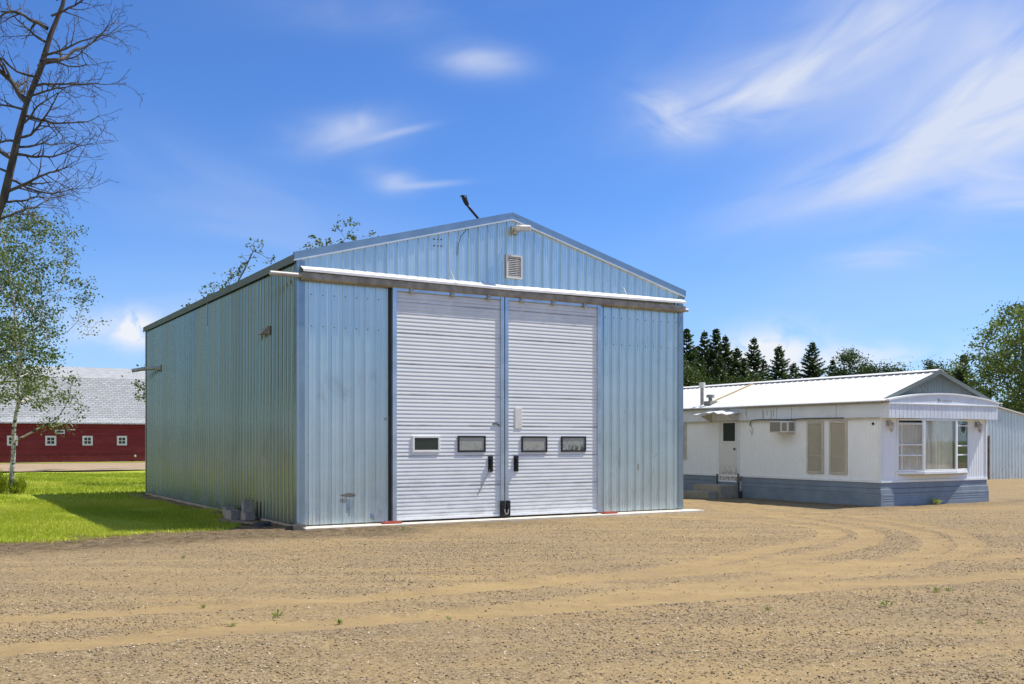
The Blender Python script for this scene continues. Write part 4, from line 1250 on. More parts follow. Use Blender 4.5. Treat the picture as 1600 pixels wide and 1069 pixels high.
# ------------------------------------------------------------------ red barn
def barn_mats():
    m, g = newmat('barn_boards')
    p = g.pos()
    z = g.n('ShaderNodeSeparateXYZ', {0: p}).outputs[2]
    row = g.m('FLOOR', g.m('DIVIDE', z, .14))
    rv = g.n('ShaderNodeTexWhiteNoise', {1: row}, noise_dimensions='1D').outputs[0]
    nz = g.noise(g.pos((1.2, 1.2, 7)), 1.0, 6, .65, .3)
    c = g.mix(g.m('ADD', g.m('MULTIPLY', nz, .7), g.m('MULTIPLY', rv, .3)), (.10, .014, .019), (.30, .040, .054))
    gaps = g.ss(g.m('FRACT', g.m('DIVIDE', z, .14)), .12, .0)
    c = g.mix(g.m('MULTIPLY', gaps, .55), c, (.02, .006, .007))
    big_ = g.noise(g.pos((.35, .35, 1.6)), 1.0, 5, .65)
    c = g.mix(g.m('MULTIPLY', g.ss(big_, .45, .7), .35), c, (.34, .07, .08))
    worn = g.m('MULTIPLY', g.ss(z, 1.0, .05), g.ss(g.noise(g.pos((2, 2, 10)), 1.0, 5, .7), .5, .7))
    c = g.mix(g.m('MULTIPLY', worn, .5), c, (.26, .20, .18))
    g.out(g.bsdf(c, .75, 0, g.bump(g.m('FRACT', g.m('DIVIDE', z, .14)), .5, .02), .25))
    MATS['barn_boards'] = m
    m, g = newmat('barn_shingles')
    p = g.pos()
    s = g.n('ShaderNodeSeparateXYZ', {0: p})
    v = g.n('ShaderNodeCombineXYZ', {0: s.outputs[0], 1: g.m('ADD', g.m('MULTIPLY', s.outputs[2], 1.0), g.m('MULTIPLY', s.outputs[1], .3)), 2: 0.0}).outputs[0]
    bt = g.n('ShaderNodeTexBrick', {'Vector': v, 'Color1': (.33, .345, .35, 1), 'Color2': (.45, .465, .47, 1), 'Mortar': (.23, .24, .245, 1), 'Scale': 1.0, 'Mortar Size': .028, 'Brick Width': .40, 'Row Height': .17, 'Bias': 0.0})
    c = g.mix(g.m('MULTIPLY', g.ss(g.noise(p, 1.4, 5, .65), .4, .7), .25), bt.outputs[0], (.36, .37, .38))
    g.out(g.bsdf(c, .85, 0, None, .2))
    MATS['barn_shingles'] = m
barn_mats()
BL, BR, DEP = -20.0, 16.0, 11.0
barn = thing('red_barn', 'long dark red wooden barn with grey shingled gambrel roof and small white windows', 'barn', (-36.26, 71.18, 0), TH)
holes = [(.43, 1.12), (2.91, 3.64), (5.40, 6.11), (7.80, 8.51)]
holes = [(q - 2.45 * k, q - 2.45 * k + .7) for k in (3, 2, 1) for q in (.43,)] + holes + [(10.25 + 2.4 * k, 10.95 + 2.4 * k) for k in range(2)]
mb = MB(); mb.box((BL, 0, .1), (BR, .12, 3.12)); mb.box((BL, DEP - .12, .1), (BR, DEP, 3.12)); mb.box((BL, .12, .1), (BL + .12, DEP - .12, 3.12)); mb.box((BR - .12, .12, .1), (BR, DEP - .12, 3.12))
gam = [(0, 3.12), (2.0, 6.35), (DEP / 2, 7.38), (DEP - 2.0, 6.35), (DEP, 3.12)]
for xx in (BL + .06, BR - .06):
    mb.add([(xx, a, b) for a, b in gam], [(0, 1, 2, 3, 4)])
mb.build('wall', 'barn_boards', barn)
mb = MB(); mb.box((BL - .02, -.03, -.2), (BR + .02, DEP + .03, .1)); mb.build('footing', 'concrete', barn)
rp = [(-.45, 2.98), (-.02, 3.32), (2.0, 6.42), (DEP / 2, 7.44), (DEP - 2.0, 6.42), (DEP + .02, 3.32), (DEP + .45, 2.98)]
def shifted(pts, dz):
    return [(a, b + dz) for a, b in pts]
mb = MB(); mb.extrude(rp + shifted(rp[::-1], -.09), lambda a, b, t: (t, a, b), BL - .3, BR + .3); mb.build('roof', 'barn_shingles', barn)
mb = MB(); mb.box((BL, -.44, 2.90), (BR, -.40, 2.98)); mb.build('eave_board', 'barn_trim', barn)
def barn_win(x0, x1, z0, z1, fr, cross=True):
    mb = MB().frame(x0, x1, z0, z1, -.06, -.002, fr)
    w = mb.build('window', 'barn_trim', barn)
    mb = MB(); mb.box((x0 + fr, -.030, z0 + fr), (x1 - fr, -.004, z1 - fr)); mb.build('pane', 'pane_dark', w)
    if cross:
        mb = MB(); xm, zm = (x0 + x1) / 2, (z0 + z1) / 2
        mb.box((xm - .02, -.05, z0 + fr), (xm + .02, -.031, z1 - fr)); mb.box((x0 + fr, -.049, zm - .02), (xm - .02, -.031, zm + .02)); mb.box((xm + .02, -.049, zm - .02), (x1 - fr, -.031, zm + .02))
        mb.build('muntins', 'barn_trim', w)
    mb = MB(); mb.box((x0 - .05, -.09, z0 - .07), (x1 + .05, -.002, z0 - .002)); mb.build('sill', 'barn_boards', w)
for a, b in holes:
    barn_win(a, b, 1.30, 2.02, .13)
barn_win(3.57, 4.21, 2.15, 2.46, .09, False)
mb = MB(); mb.tube([(9.1, -.0, .53), (9.1, -.12, .50)], .08, 10); mb.build('pipe_stub', 'barn_trim', barn)

# ------------------------------------------------------------------ trees
def leaves_np(centers, size, rs, aspect=.72, flat=.0):
    n = len(centers)
    a = rs.normal(0, 1, (n, 3)); a[:, 2] *= .7; a /= np.linalg.norm(a, axis=1, keepdims=True)
    b = rs.normal(0, 1, (n, 3)); b -= a * (a * b).sum(1, keepdims=True); b /= np.linalg.norm(b, axis=1, keepdims=True)
    s = (size * rs.uniform(.6, 1.35, n))[:, None]
    vs = np.stack([centers - a * s * .5, centers + b * s * .5 * aspect, centers + a * s * .5, centers - b * s * .5 * aspect], 1).reshape(-1, 3)
    return vs, np.arange(4 * n).reshape(-1, 4)

def attractor_tree(root, trunk, r0, clusters, seed, barkm, leafm, nleaf, lsize, spread, tip=.008, twigs=2, bare=(), bark_sides=7, rise=.35, sub=0):
    """Limbs grown from the trunk polyline to every cluster point; leaves gathered around the clusters."""
    rs = np.random.default_rng(seed)
    trunk = [np.array(p, float) for p in trunk]
    P, par, plen = [], [], []
    for a, b in zip(trunk[:-1], trunk[1:]):
        k = max(1, int(np.linalg.norm(b - a) / .35))
        for i in range(k):
            P.append(a + (b - a) * i / k + (rs.normal(0, .02, 3) if i else 0)); par.append(len(P) - 2)
    P.append(trunk[-1]); par.append(len(P) - 2)
    nt = len(P)
    chains = [list(range(nt))]
    cl = np.array(list(clusters) + list(bare), float).reshape(-1, 3)
    ax = np.array(P)
    order = np.argsort([np.min(np.linalg.norm(ax - c, axis=1)) for c in cl])
    lc = np.zeros(0)
    wts = {}
    for i in order:
        c = cl[i]
        A = np.array(P)
        dv = c - A
        dist = np.linalg.norm(dv, axis=1)
        hd = np.hypot(dv[:, 0], dv[:, 1])
        cost = dist + 1.3 * np.maximum(0, rise * hd - dv[:, 2]) + (A[:, 2] < trunk[0][2] + 1.2) * 1.5
        j = int(np.argmin(cost))
        p = P[j]
        L = np.linalg.norm(c - p)
        k = max(2, int(L / .28))
        ctrl = (p + c) / 2 + np.array([0, 0, -.08 * L]) + rs.normal(0, .07 * L, 3)
        ch = [j]
        for q in range(1, k + 1):
            t = q / k
            pt = p * (1 - t) ** 2 + ctrl * 2 * t * (1 - t) + c * t * t + (rs.normal(0, .018 * L ** .5, 3) if q < k else 0)
            P.append(pt); par.append(ch[-1]); ch.append(len(P) - 1)
        chains.append(ch)
        wts[len(P) - 1] = 1.0
    P = np.array(P)
    w = np.zeros(len(P))
    for k_, q in wts.items():
        w[k_] += q
    for i in range(len(P) - 1, 0, -1):
        if par[i] >= 0:
            w[par[i]] += w[i]
    # trunk tapers on its own, limbs by the pipe rule
    rad = np.maximum(tip, tip * (np.maximum(w, 1)) ** .56)
    rt = r0 * (1 - .86 * (np.arange(nt) / max(1, nt - 1)) ** .9)
    rad[:nt] = np.maximum(rt, tip)
    for ch in chains[1:]:
        cap = rad[ch[0]] * .75
        for q, i in enumerate(ch[1:]):
            rad[i] = min(rad[i], cap)
    mb = MB()
    for k_, ch in enumerate(chains):
        rr = [rad[i] for i in ch]
        if k_:
            rr[0] = min(rr[0], rr[1] * 1.3)
        mb.tube([P[i] for i in ch], rr, bark_sides if k_ == 0 else 5, cap=False)
    tips = cl[:len(clusters)]
    twp = []
    for c in cl:
        for _ in range(twigs):
            dvec = rs.normal(0, 1, 3); dvec /= np.linalg.norm(dvec); dvec[2] = abs(dvec[2]) * .6
            e = c + dvec * spread * rs.uniform(.8, 1.7)
            mb.tube([c, (c + e) / 2 + rs.normal(0, .05 * spread, 3), e], [tip * .8, tip * .6, tip * .35], 3, cap=False)
            twp.append(e)
    mb.build('trunk', barkm, root, smooth=True, fix=False)
    if nleaf and len(tips):
        cs = np.repeat(tips, nleaf, axis=0)
        sc = spread * np.repeat(rs.uniform(.6, 1.35, len(tips)), nleaf)[:, None]
        cs = cs + rs.normal(0, 1, cs.shape) * sc * np.array([1, 1, .75])
        tone = np.repeat(rs.normal(0, .17, len(tips)), nleaf)
        if twp and sub:
            t2 = np.repeat(np.array(twp), sub, axis=0)
            cs = np.concatenate([cs, t2 + rs.normal(0, .3 * spread, t2.shape)])
            tone = np.concatenate([tone, rs.normal(0, .15, len(t2))])
        v_, f_ = leaves_np(cs, lsize, rs)
        np_obj('crown', v_, f_, leafm, root, {'rnd': ('FACE', np.clip(.48 + tone + rs.normal(0, .2, len(cs)), 0, 1))})

def in_poly(x, z, poly):
    c = False
    n = len(poly)
    for i in range(n):
        (x0, z0), (x1, z1) = poly[i], poly[i - 1]
        if (z0 > z) != (z1 > z) and x < (x1 - x0) * (z - z0) / (z1 - z0) + x0:
            c = not c
    return c

def fill(poly, n, depth, seed, clump=.0):
    """Cluster points inside an uneven crown outline (x, z) with real depth, thicker where the crown is wider."""
    rs = np.random.default_rng(seed)
    xs = [p[0] for p in poly]; zs = [p[1] for p in poly]
    cx_ = sum(xs) / len(xs); w_ = (max(xs) - min(xs)) / 2
    out = []
    while len(out) < n:
        x, z = rs.uniform(min(xs), max(xs)), rs.uniform(min(zs), max(zs))
        if not in_poly(x, z, poly):
            continue
        dd = depth * math.sqrt(max(.08, 1 - ((x - cx_) / w_) ** 2))
        y = rs.uniform(-dd, dd)
        if clump and math.sin(x * 2.1 + seed) * math.sin(z * 2.6 + y * 1.4 + 1.7) < clump - .6:
            continue
        out.append((x, y, z))
    return out

# aspen at the left, pale bark, rooted in the lawn (local metres from its foot)
k31 = 31.17 / 1570
def L31(px, y, dy=0.0):
    return ((px - 20) * k31, dy, (688.9 - y) * k31 + CAMH)
asp = thing('aspen_tree', 'slender pale barked aspen with sparse small leaves on the lawn', 'tree', (-15.49, 31.17, 0), 0)
crown = [L31(*q)[::2] for q in [(0, 325), (30, 330), (60, 338), (100, 342), (112, 362), (98, 385), (92, 405), (118, 445), (88, 470), (84, 500), (74, 520), (92, 556), (68, 585), (82, 612), (60, 628), (30, 642), (0, 640), (-80, 620), (-120, 500), (-90, 380), (-40, 320)]]
asp_clusters = fill(crown, 260, 2.0, 3, .15)
asp_clusters += [L31(84, 668, -.1), L31(100, 664, -.2), L31(76, 660, .1), L31(110, 592, .1), L31(105, 620, .2)]
bare = [L31(*q) for q in [(150, 503, .1), (132, 510, .2), (128, 484, .0), (140, 525, -.1), (118, 500, .2), (122, 672, -.2), (126, 640, .1), (112, 630, .2), (118, 655, .0)]]
attractor_tree(asp, [(0.0, 0, -.1), L31(19, 735), L31(21, 690, .02), L31(24, 650, .03), L31(29, 610, .0), L31(31, 570, -.05), L31(29, 520, -.1), L31(22, 470, .0), L31(12, 420, .1), L31(4, 370, .1), L31(0, 335, .1)],
               .082, asp_clusters, 5, 'aspen_bark', 'aspen_leaf', 70, .075, .21, .009, 3, bare, 9, .45, 7)
# dead tree leaning in at the left edge
k22 = 22.0 / 1570
def L22(px, y, dy=0.0):
    return ((px + 150) * k22, dy, (688.9 - y) * k22 + CAMH)
dead = thing('dead_tree', 'bare dead tree with dark dense twigs leaning in at the left edge', 'tree', ((-150 - 800) * k22, 22.0, 0), 0)
def dead_tree():
    rs = np.random.default_rng(21)
    trunk = [(0, 0, -.1), L22(-120, 640), L22(-75, 500), L22(-30, 390), L22(6, 310), L22(20, 250), L22(30, 205), L22(42, 160), L22(60, 105, .1), L22(72, 50, .2), L22(88, 0, .3), L22(100, -60, .3), L22(104, -140, .4)]
    rads = [.175, .15, .125, .108, .090, .08, .07, .06, .066, .055, .045, .034, .015]
    mb = MB()
    mb.tube(trunk, rads, 10, cap=False)
    def grow(p, d_, L, r, lev):
        n = max(3, int(L / .13))
        pts, rr = [p], [r]
        q = np.array(p, float); dd = np.array(d_, float)
        for i in range(n):
            dd = dd + rs.normal(0, .16 if lev < 2 else .24, 3) + np.array([0, 0, .015 if lev < 2 else .0])
            dd /= np.linalg.norm(dd)
            q = q + dd * L / n
            pts.append(tuple(q)); rr.append(max(.0045, r * (1 - .9 * (i + 1) / n)))
            if lev < 3 and rs.random() < (.85 if lev < 2 else .55) and i > 0:
                a = rs.normal(0, 1, 3); a -= dd * a.dot(dd); a /= np.linalg.norm(a)
                nd = dd * .75 + a * .8; nd /= np.linalg.norm(nd)
                grow(tuple(q), nd, L * rs.uniform(.28, .5) * (1 - .35 * i / n), max(.0055, rr[-1] * .62), lev + 1)
        mb.tube(pts, rr, 5 if lev < 2 else 3, cap=False)
    # chief limbs along the trunk: (px, y, direction, length, radius)
    for px, y, dv, L, r in [
        (42, 160, (-.55, .1, .8), 3.0, .07), (20, 250, (-.8, .2, .35), 1.9, .05), (60, 105, (.75, .2, .65), 2.4, .05), (74, 45, (-.5, -.1, .9), 2.2, .045),
        (36, 180, (.95, -.2, .12), 2.0, .035), (28, 215, (.97, .2, .02), 1.9, .034), (22, 240, (.96, -.25, -.05), 2.0, .034), (14, 280, (.95, .2, .12), 1.9, .032), (10, 300, (.93, -.1, .33), 2.3, .04),
        (5, 315, (.95, .2, .02), 1.7, .03), (24, 230, (.9, .4, .25), 1.8, .03), (32, 195, (.9, -.4, .28), 1.7, .03), (50, 135, (.95, .1, .18), 1.9, .034), (66, 85, (.95, .1, .28), 1.9, .032),
        (80, 25, (.85, .1, .45), 1.8, .03), (88, 0, (.8, -.2, .5), 1.7, .028), (56, 120, (-.9, -.1, .35), 1.6, .03), (70, 65, (-.85, .1, .4), 1.6, .03), (44, 155, (.8, -.5, .3), 1.6, .03), (16, 270, (-.9, -.2, .2), 1.3, .03),
        (0, 325, (-.9, .2, .3), 1.7, .035), (26, 222, (-.9, .1, .4), 1.6, .03), (38, 172, (-.92, .2, .3), 1.5, .03), (62, 95, (.6, .6, .5), 1.5, .028), (95, -30, (.7, .2, .7), 1.5, .025), (98, -50, (-.7, .2, .7), 1.5, .025),
        (-10, 345, (.9, .3, .2), 1.9, .03), (-60, 465, (-.8, -.3, .5), 2.2, .05), (-90, 540, (-.85, .3, .4), 2.0, .05)]:
        dv = np.array(dv, float); dv /= np.linalg.norm(dv)
        b = L22(px, y, .0)
        grow(b, dv, L, r, 0)
    mb.build('trunk', 'dead_bark', dead, smooth=True, fix=False)
dead_tree()
# leafy neighbour beyond the frame whose boughs reach in, and two more closing the lawn on that side
def rnd_crown(cx_, cz, rx, rz_, n, seed):
    rs = random.Random(seed)
    ph = [rs.uniform(0, 6.28) for _ in range(4)]
    poly = []
    for k in range(22):
        a = 2 * math.pi * k / 22
        q = 1 + .13 * math.sin(3 * a + ph[0]) + .10 * math.sin(5 * a + ph[1]) + .07 * math.sin(8 * a + ph[2])
        poly.append((cx_ + rx * q * math.cos(a), cz + rz_ * q * math.sin(a)))
    return fill(poly, n, rx * .9, seed, .1)
def leafy(name, label, x, y, h, rx, seed, barkm, leafm, ncl, nleaf, ls, spread, group, extra=(), low=.28, r0=None):
    t = thing(name, label, 'tree', (x, y, 0), 0, group)
    cz = h * (1 + low) / 2
    cl = rnd_crown(0, cz, rx, h * (1 - low) / 2, ncl, seed) + list(extra)
    rs = random.Random(seed)
    tr = [(0, 0, -.2), (rs.uniform(-.1, .1), rs.uniform(-.1, .1), h * .2), (rs.uniform(-.2, .2), rs.uniform(-.2, .2), h * .45), (rs.uniform(-.3, .3), rs.uniform(-.3, .3), h * .7), (rs.uniform(-.3, .3), 0, h * .92)]
    attractor_tree(t, tr, r0 or h * .016, cl, seed, barkm, leafm, nleaf, ls, spread, .010, 1, (), 7, .4, 5)
    return t
leafy('poplar_tree', 'full leafy poplar just outside the left edge beside the aspen', -20.6, 34.5, 10.5, 3.4, 33, 'grey_bark', 'aspen_leaf', 260, 40, .10, .34, 'poplars closing the lawn')
leafy('poplar_tree', 'leafy poplar left of the lawn nearer the barn road', -24.5, 45.0, 11.5, 3.8, 35, 'grey_bark', 'big_leaf', 220, 36, .14, .42, 'poplars closing the lawn')
pb = leafy('poplar_tree', 'tall poplar of the windbreak beyond the left edge', -34.0, 44.0, 13.0, 4.2, 37, 'grey_bark', 'dark_leaf', 150, 60, .22, .6, 'windbreak poplars outside the frame')
for k, (x, y, s_) in enumerate(((-39, 48, 1.05), (-44, 45, .95), (-49, 51, 1.1), (-55, 47, 1.0), (-61, 52, 1.05), (-41, 38, .9),
                                (60, 44, .8), (66, 36, .9), (63, 28, .75), (69, 20, .95), (65, 12, .8), (70, 4, .9), (66, -5, .85), (72, -14, .9), (58, -24, .8))):
    c_ = copy_tree(pb); c_.location = (x, y, 0); c_.rotation_euler = (0, 0, k * 1.9); c_.scale = (s_ * 1.1, s_ * 1.1, s_)
    c_['label'] = 'tall poplar of the windbreak beyond the %s edge' % ('left' if x < 0 else 'right')
# trees behind the shop: only tips show over its roof
k38 = 38.0 / 1570
def B38(px, y, px0, dy=0.0):
    return ((px - px0) * k38, dy, (688.9 - y) * k38 + CAMH)
tA = thing('aspen_tree', 'aspen behind the shop with a bare twig top showing above its side eave', 'tree', ((340 - 800) * k38, 38.0, 0), 0, 'aspens behind the shop')
cA = [B38(*q) for q in [(322, 458, 340, .2), (332, 450, 340, -.1), (345, 446, 340, .3), (340, 462, 340, 0), (356, 436, 340, .1), (362, 428, 340, .2), (374, 424, 340, 0), (384, 420, 340, -.2), (358, 448, 340, .1), (350, 470, 340, .2), (212, 598, 340, .0), (218, 604, 340, .2), (222, 618, 340, .1), (216, 622, 340, .3), (225, 575, 340, .2), (230, 600, 340, 0)]]
cA += rnd_crown(.2, 4.9, 2.2, 2.2, 70, 41)
bA = [B38(*q) for q in [(398, 376, 340, .1), (388, 384, 340, .2), (412, 384, 340, 0), (416, 402, 340, .1), (404, 396, 340, -.1), (392, 402, 340, .1), (378, 400, 340, 0), (380, 412, 340, .1), (420, 408, 340, .2)]]
attractor_tree(tA, [(0, 0, -.2), (.1, 0, 2), (.2, .1, 4), (.35, .1, 6), B38(372, 440, 340), B38(384, 418, 340), B38(396, 392, 340)], .13, cA, 42, 'grey_bark', 'aspen_leaf', 26, .10, .17, .010, 2, bA, 7, .5, 6)
tB = thing('aspen_tree', 'aspen behind the shop with leafy sprigs showing above its front roof slope', 'tree', ((515 - 800) * k38, 38.0, 0), 0, 'aspens behind the shop')
cB = [B38(*q) for q in [(483, 384, 515, .1), (492, 372, 515, 0), (496, 378, 515, .2), (505, 384, 515, .2), (515, 378, 515, 0), (532, 378, 515, .2), (545, 368, 515, 0), (552, 372, 515, .1), (546, 346, 515, .1), (554, 352, 515, .1), (578, 368, 515, .0), (525, 355, 515, .1)]]
cB += rnd_crown(.2, 6.6, 2.0, 2.1, 60, 45)
attractor_tree(tB, [(0, 0, -.2), (.1, 0, 2.5), (0, .1, 5), (.1, .1, 7), B38(522, 400, 515)], .14, cB, 46, 'grey_bark', 'aspen_leaf', 18, .10, .13, .010, 2, [B38(538, 350, 515, .1), B38(527, 345, 515, 0)], 7, .5, 5)

# spruces
def spruce_mesh(root, h, rad, seed, gap=.0):
    rs = np.random.default_rng(seed)
    mb = MB()
    mb.tube([(0, 0, -.2), (0, 0, h * .5), (0, 0, h)], [h * .018, h * .011, .012], 7, cap=False)
    tri, tone = [], []
    z = h * .06
    while z < h - .12:
        f = z / h
        Lz = rad * (1 - f) ** .93 + .02
        n = int(rs.integers(6, 10)) if f < .85 else 5
        a0 = rs.uniform(0, 6.28)
        for k in range(n):
            if rs.random() < gap * .25:
                continue
            a = a0 + 2 * math.pi * k / n + rs.normal(0, .22)
            L = Lz * rs.uniform(.55, 1.22)
            dx, dy = math.cos(a), math.sin(a)
            sag = rs.uniform(.10, .30) * (1 - f) + .02
            up = .75 * max(0, f - .55) / .45
            pts = []
            m_ = 7
            for i in range(m_ + 1):
                t = i / m_
                pts.append(np.array([dx * L * t, dy * L * t, z + L * (up * t - sag * t + .22 * sag * 2 * t * t)]))
            mb.tube([pts[0], pts[3], pts[7]], [.022, .014, .005], 3, cap=False)
            bt = rs.normal(.45, .16)
            side = np.array([-dy, dx, 0])
            ns = int(6 + L * 13)
            for i in range(ns):
                t = (i + rs.random()) / ns
                if t < .10: continue
                q = t * m_; j = min(m_ - 1, int(q))
                p = pts[j] + (pts[j + 1] - pts[j]) * (q - j)
                sgn = -1 if i % 2 else 1
                sl_ = (.16 + .34 * (1 - t) * min(1, L)) * rs.uniform(.7, 1.25)
                fwd = np.array([dx, dy, 0])
                dv = fwd * .62 + side * sgn * .8 + np.array([0, 0, rs.normal(-.22, .16)])
                dv /= np.linalg.norm(dv)
                tip_ = p + dv * sl_
                w = np.array([0, 0, 1.0]) * .045 + fwd * .07
                tri += [p - w, p + w, tip_]
                tone.append(bt + rs.normal(0, .14))
                if rs.random() < .6:
                    dv2 = fwd * .4 + side * -sgn * .3 + np.array([0, 0, -.75 if rs.random() < .6 else .5]); dv2 /= np.linalg.norm(dv2)
                    tri += [p - fwd * .06, p + fwd * .06, p + dv2 * sl_ * .6]
                    tone.append(bt + rs.normal(-.05, .14))
        z += rs.uniform(.20, .38) * (1.3 - .75 * f)
    # leader shoots
    for k in range(14):
        zz = h - .5 * rs.random() ; a = rs.uniform(0, 6.28); l_ = .10 + .25 * (h - zz)
        tri += [np.array([0, 0, zz - .04]), np.array([0, 0, zz + .04]), np.array([math.cos(a) * l_, math.sin(a) * l_, zz + .06])]
        tone.append(.4)
    mb.build('trunk', 'spruce_bark', root, smooth=True, fix=False)
    np_obj('crown', np.array(tri), np.arange(len(tri)).reshape(-1, 3), 'needle', root, {'rnd': ('FACE', np.clip(tone, 0, 1))})
GS = 'spruces behind the mobile home'
protos = []
for k, (h, r, gp) in enumerate(((9.0, 3.3, .1), (9.0, 2.9, .8), (9.0, 3.8, .5))):
    t = bpy.data.objects.new('spruce_tree', None); COL.objects.link(t)
    spruce_mesh(t, h, r, 60 + k, gp)
    protos.append(t)
used = [False] * 3
SPR = [  # px, top y, depth, variant, label
    (1073, 512, 62, 0, 'dense spruce half hidden by the right edge of the metal shop'),
    (1101, 516, 64, 1, 'thin open spruce second from the metal shop'),
    (1119, 512, 63, 0, 'tall dark spruce in the middle of the dense row near the shop'),
    (1133, 523, 62, 1, 'dark narrow spruce just right of the tallest in the dense row'),
    (1152, 542, 61, 2, 'shorter spruce at the right end of the dense row'),
    (1178, 526, 62, 1, 'open spruce with gaps standing above the yellow roof strip'),
    (1217, 539, 63, 2, 'lone spruce over the middle of the white roof'),
    (1269, 533, 62, 2, 'broad lone spruce over the right half of the white roof'),
    (1301, 560, 66, 1, 'small thin spruce right of the broad lone one'),
    (1505, 553, 58, 0, 'single dark spruce behind the mobile home gable'),
    (1064, 548, 60, 2, 'low spruce at the very edge of the metal shop'),
    (1096, 556, 60, 0, 'low green spruce in front of the second of the row'),
    (1124, 553, 59, 2, 'low broad spruce in front of the tallest two of the row'),
    (1163, 558, 60, 0, 'low spruce left of the open one over the roof strip'),
    (1194, 562, 64, 0, 'low spruce between the open one and the first lone one'),
    (1240, 566, 66, 2, 'low spruce between the two lone ones over the roof'),
    (1086, 540, 70, 2, 'spruce behind the gap between the first two of the row'),
    (1142, 556, 72, 0, 'low far spruce behind the right end of the dense row'),
]
for k, (px, ty, Y, vv, lb) in enumerate(SPR):
    h = CAMH + (688.9 - ty) * Y / 1570
    t = protos[vv] if not used[vv] else copy_tree(protos[vv])
    used[vv] = True
    t.location = ((px - 800) * Y / 1570, Y, 0)
    t.rotation_euler = (0, 0, k * 1.37)
    s_ = h / 9.0
    t.scale = (s_ * .95, s_ * .95, s_)
    tag(t, lb, 'tree', GS)
# round dark broadleaf trees behind the mobile home
def bl(px, ty, Y, rx, seed, label, leafm='dark_leaf', low=.15, ncl=170, nleaf=130, ls=.12, sp_=.27, group='broadleaf trees behind the mobile home'):
    h = CAMH + (688.9 - ty) * Y / 1570
    return leafy('broadleaf_tree', label, (px - 800) * Y / 1570, Y, h, rx, seed, 'grey_bark', leafm, ncl, nleaf, ls, sp_, group, (), low)
bl(1338, 560, 64, 1.5, 71, 'round dark broadleaf tree right of the last small spruce')
bl(1378, 568, 64, 1.7, 72, 'low dark broadleaf tree just left of the mobile home gable')
bl(1468, 572, 60, .85, 73, 'small dark broadleaf tree peeping over the mobile home ridge')
bl(1486, 575, 62, .7, 74, 'dark broadleaf tree touching the lone spruce by the gable')
bl(1526, 611, 60, .7, 75, 'little dark tree between lone spruce and the big right tree')
bl(1092, 584, 57, 1.9, 76, 'green bushy tree in front of the spruces beside the shop', 'bush_leaf')
bl(1150, 590, 57, 1.7, 77, 'green bushy tree in front of the right end of the spruce row', 'bush_leaf')
bl(1190, 597, 57, 1.0, 78, 'low green bush tree below the open spruce', 'bush_leaf')
# large tree at the right edge
k50 = 50.0 / 1570
def R50(px, y, dy=0.0):
    return ((px - 1604) * k50, dy, (688.9 - y) * k50 + CAMH)
big = thing('willow_tree', 'large broad green tree at the right edge behind the metal shed', 'tree', ((1604 - 800) * k50, 50.0, 0), 0)
out = [R50(*q)[::2] for q in [(1526, 568), (1532, 552), (1546, 548), (1543, 536), (1552, 526), (1548, 518), (1556, 514), (1566, 508), (1556, 500), (1548, 492), (1550, 482), (1560, 478), (1566, 492), (1572, 478), (1580, 488), (1592, 480), (1610, 476), (1660, 490), (1700, 540), (1712, 600), (1690, 655), (1600, 665), (1548, 655), (1538, 640), (1534, 612), (1545, 595), (1528, 582)]]
bc = fill(out, 360, 3.2, 81, .22)
attractor_tree(big, [(0, 0, -.2), (.1, 0, 1.6), R50(1606, 600), R50(1600, 560, .1), R50(1598, 520, .1), R50(1600, 490)], .22, bc, 83, 'grey_bark', 'big_leaf', 75, .13, .30, .014, 2, [R50(1548, 560, -1.5), R50(1555, 575, -1.8)], 8, .3, 6)

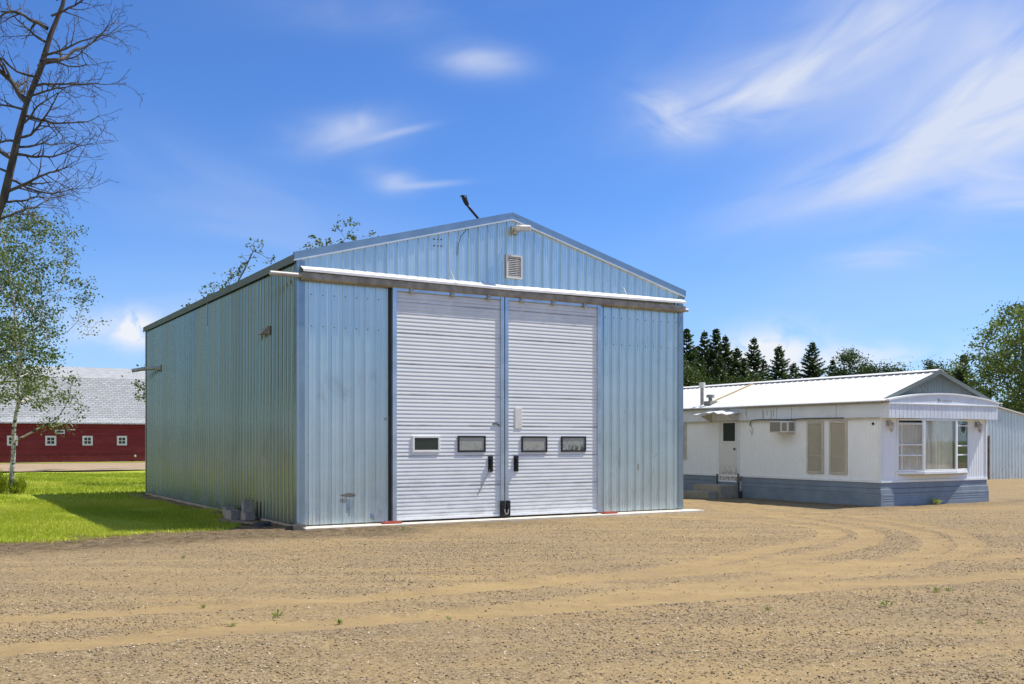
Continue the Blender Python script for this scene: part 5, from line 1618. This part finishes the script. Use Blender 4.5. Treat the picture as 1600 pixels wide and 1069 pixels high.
# ------------------------------------------------------------------ weeds
def weed(x, y, s, seed, label, n=14, wd=.10, tall=1.0, mat='weed_leaf', group='weeds sprouting in the gravel yard', name='weed', cat='weed'):
    rs = np.random.default_rng(seed)
    vs, tone = [], []
    for k in range(n):
        a = rs.uniform(0, 6.28); l_ = s * rs.uniform(.5, 1.1); up = rs.uniform(.5, 1.3)
        b = np.array([rs.normal(0, s * .22), rs.normal(0, s * .22), 0])
        d_ = np.array([math.cos(a), math.sin(a), 0]); sd_ = np.array([-d_[1], d_[0], 0]) * s * wd
        mid = b + d_ * l_ * .45 / tall + np.array([0, 0, l_ * up * .6 * tall]); tipp = b + d_ * l_ * .9 / tall + np.array([0, 0, l_ * up * .75 * tall ** 1.2])
        vs += [b, mid + sd_, tipp, mid - sd_]
        tone.append(rs.uniform(.1, .95))
    o = np_obj(name, np.array(vs), np.arange(len(vs)).reshape(-1, 4), mat, None, {'rnd': ('FACE', np.array(tone))})
    o.location = (float(x), float(y), float(gh(np.array([x]), np.array([y]))[0]))
    tag(o, label, cat, group)
WD = [(-2.20, 9.42, .085, 'largest leafy green weed, left of centre in the gravel'), (-3.09, 10.08, .05, 'small weed farthest left in the middle gravel'),
      (-1.57, 9.15, .06, 'weed right of the largest one on the lower wheel track'), (-2.51, 9.05, .045, 'tiny weed left of and below the largest one'),
      (-.60, 9.42, .05, 'little weed between the two wheel tracks near the centre'), (4.65, 11.02, .07, 'left weed of the pair right of centre'),
      (4.80, 11.06, .06, 'right weed of the pair right of centre'), (3.72, 10.04, .075, 'yellowish weed below the pair on the right'),
      (2.51, 9.85, .05, 'small yellowish weed right of the centre line'), (4.24, 9.12, .04, 'tiny weed nearest the lower right corner'),
      (-4.62, 14.15, .05, 'faint weed in the gravel below the lawn edge'), (-2.01, 18.28, .07, 'weed growing at the foot of the concrete apron')]
for k, (x, y, s_, lb) in enumerate(WD):
    weed(x, y, s_ * 1.15, 300 + k, lb)
weed(10.95, 25.95, .22, 350, 'green grass tuft at the foot of the front skirting', 40, .06, 1.2, 'grass_blade', None, 'grass_tuft', 'grass tuft')
rs = np.random.default_rng(9)
for k, (dx, dy, s_, n, lb) in enumerate(((-.35, -.25, .55, 110, 'tall unmown grass clump left of the aspen foot'), (.22, -.1, .42, 90, 'tall unmown grass clump right of the aspen foot'))):
    weed(-15.49 + dx, 31.17 + dy, s_, 360 + k, lb, n * 3, .03, 1.5, 'grass_blade', 'unmown clumps round the aspen', 'grass_clump', 'grass clump')
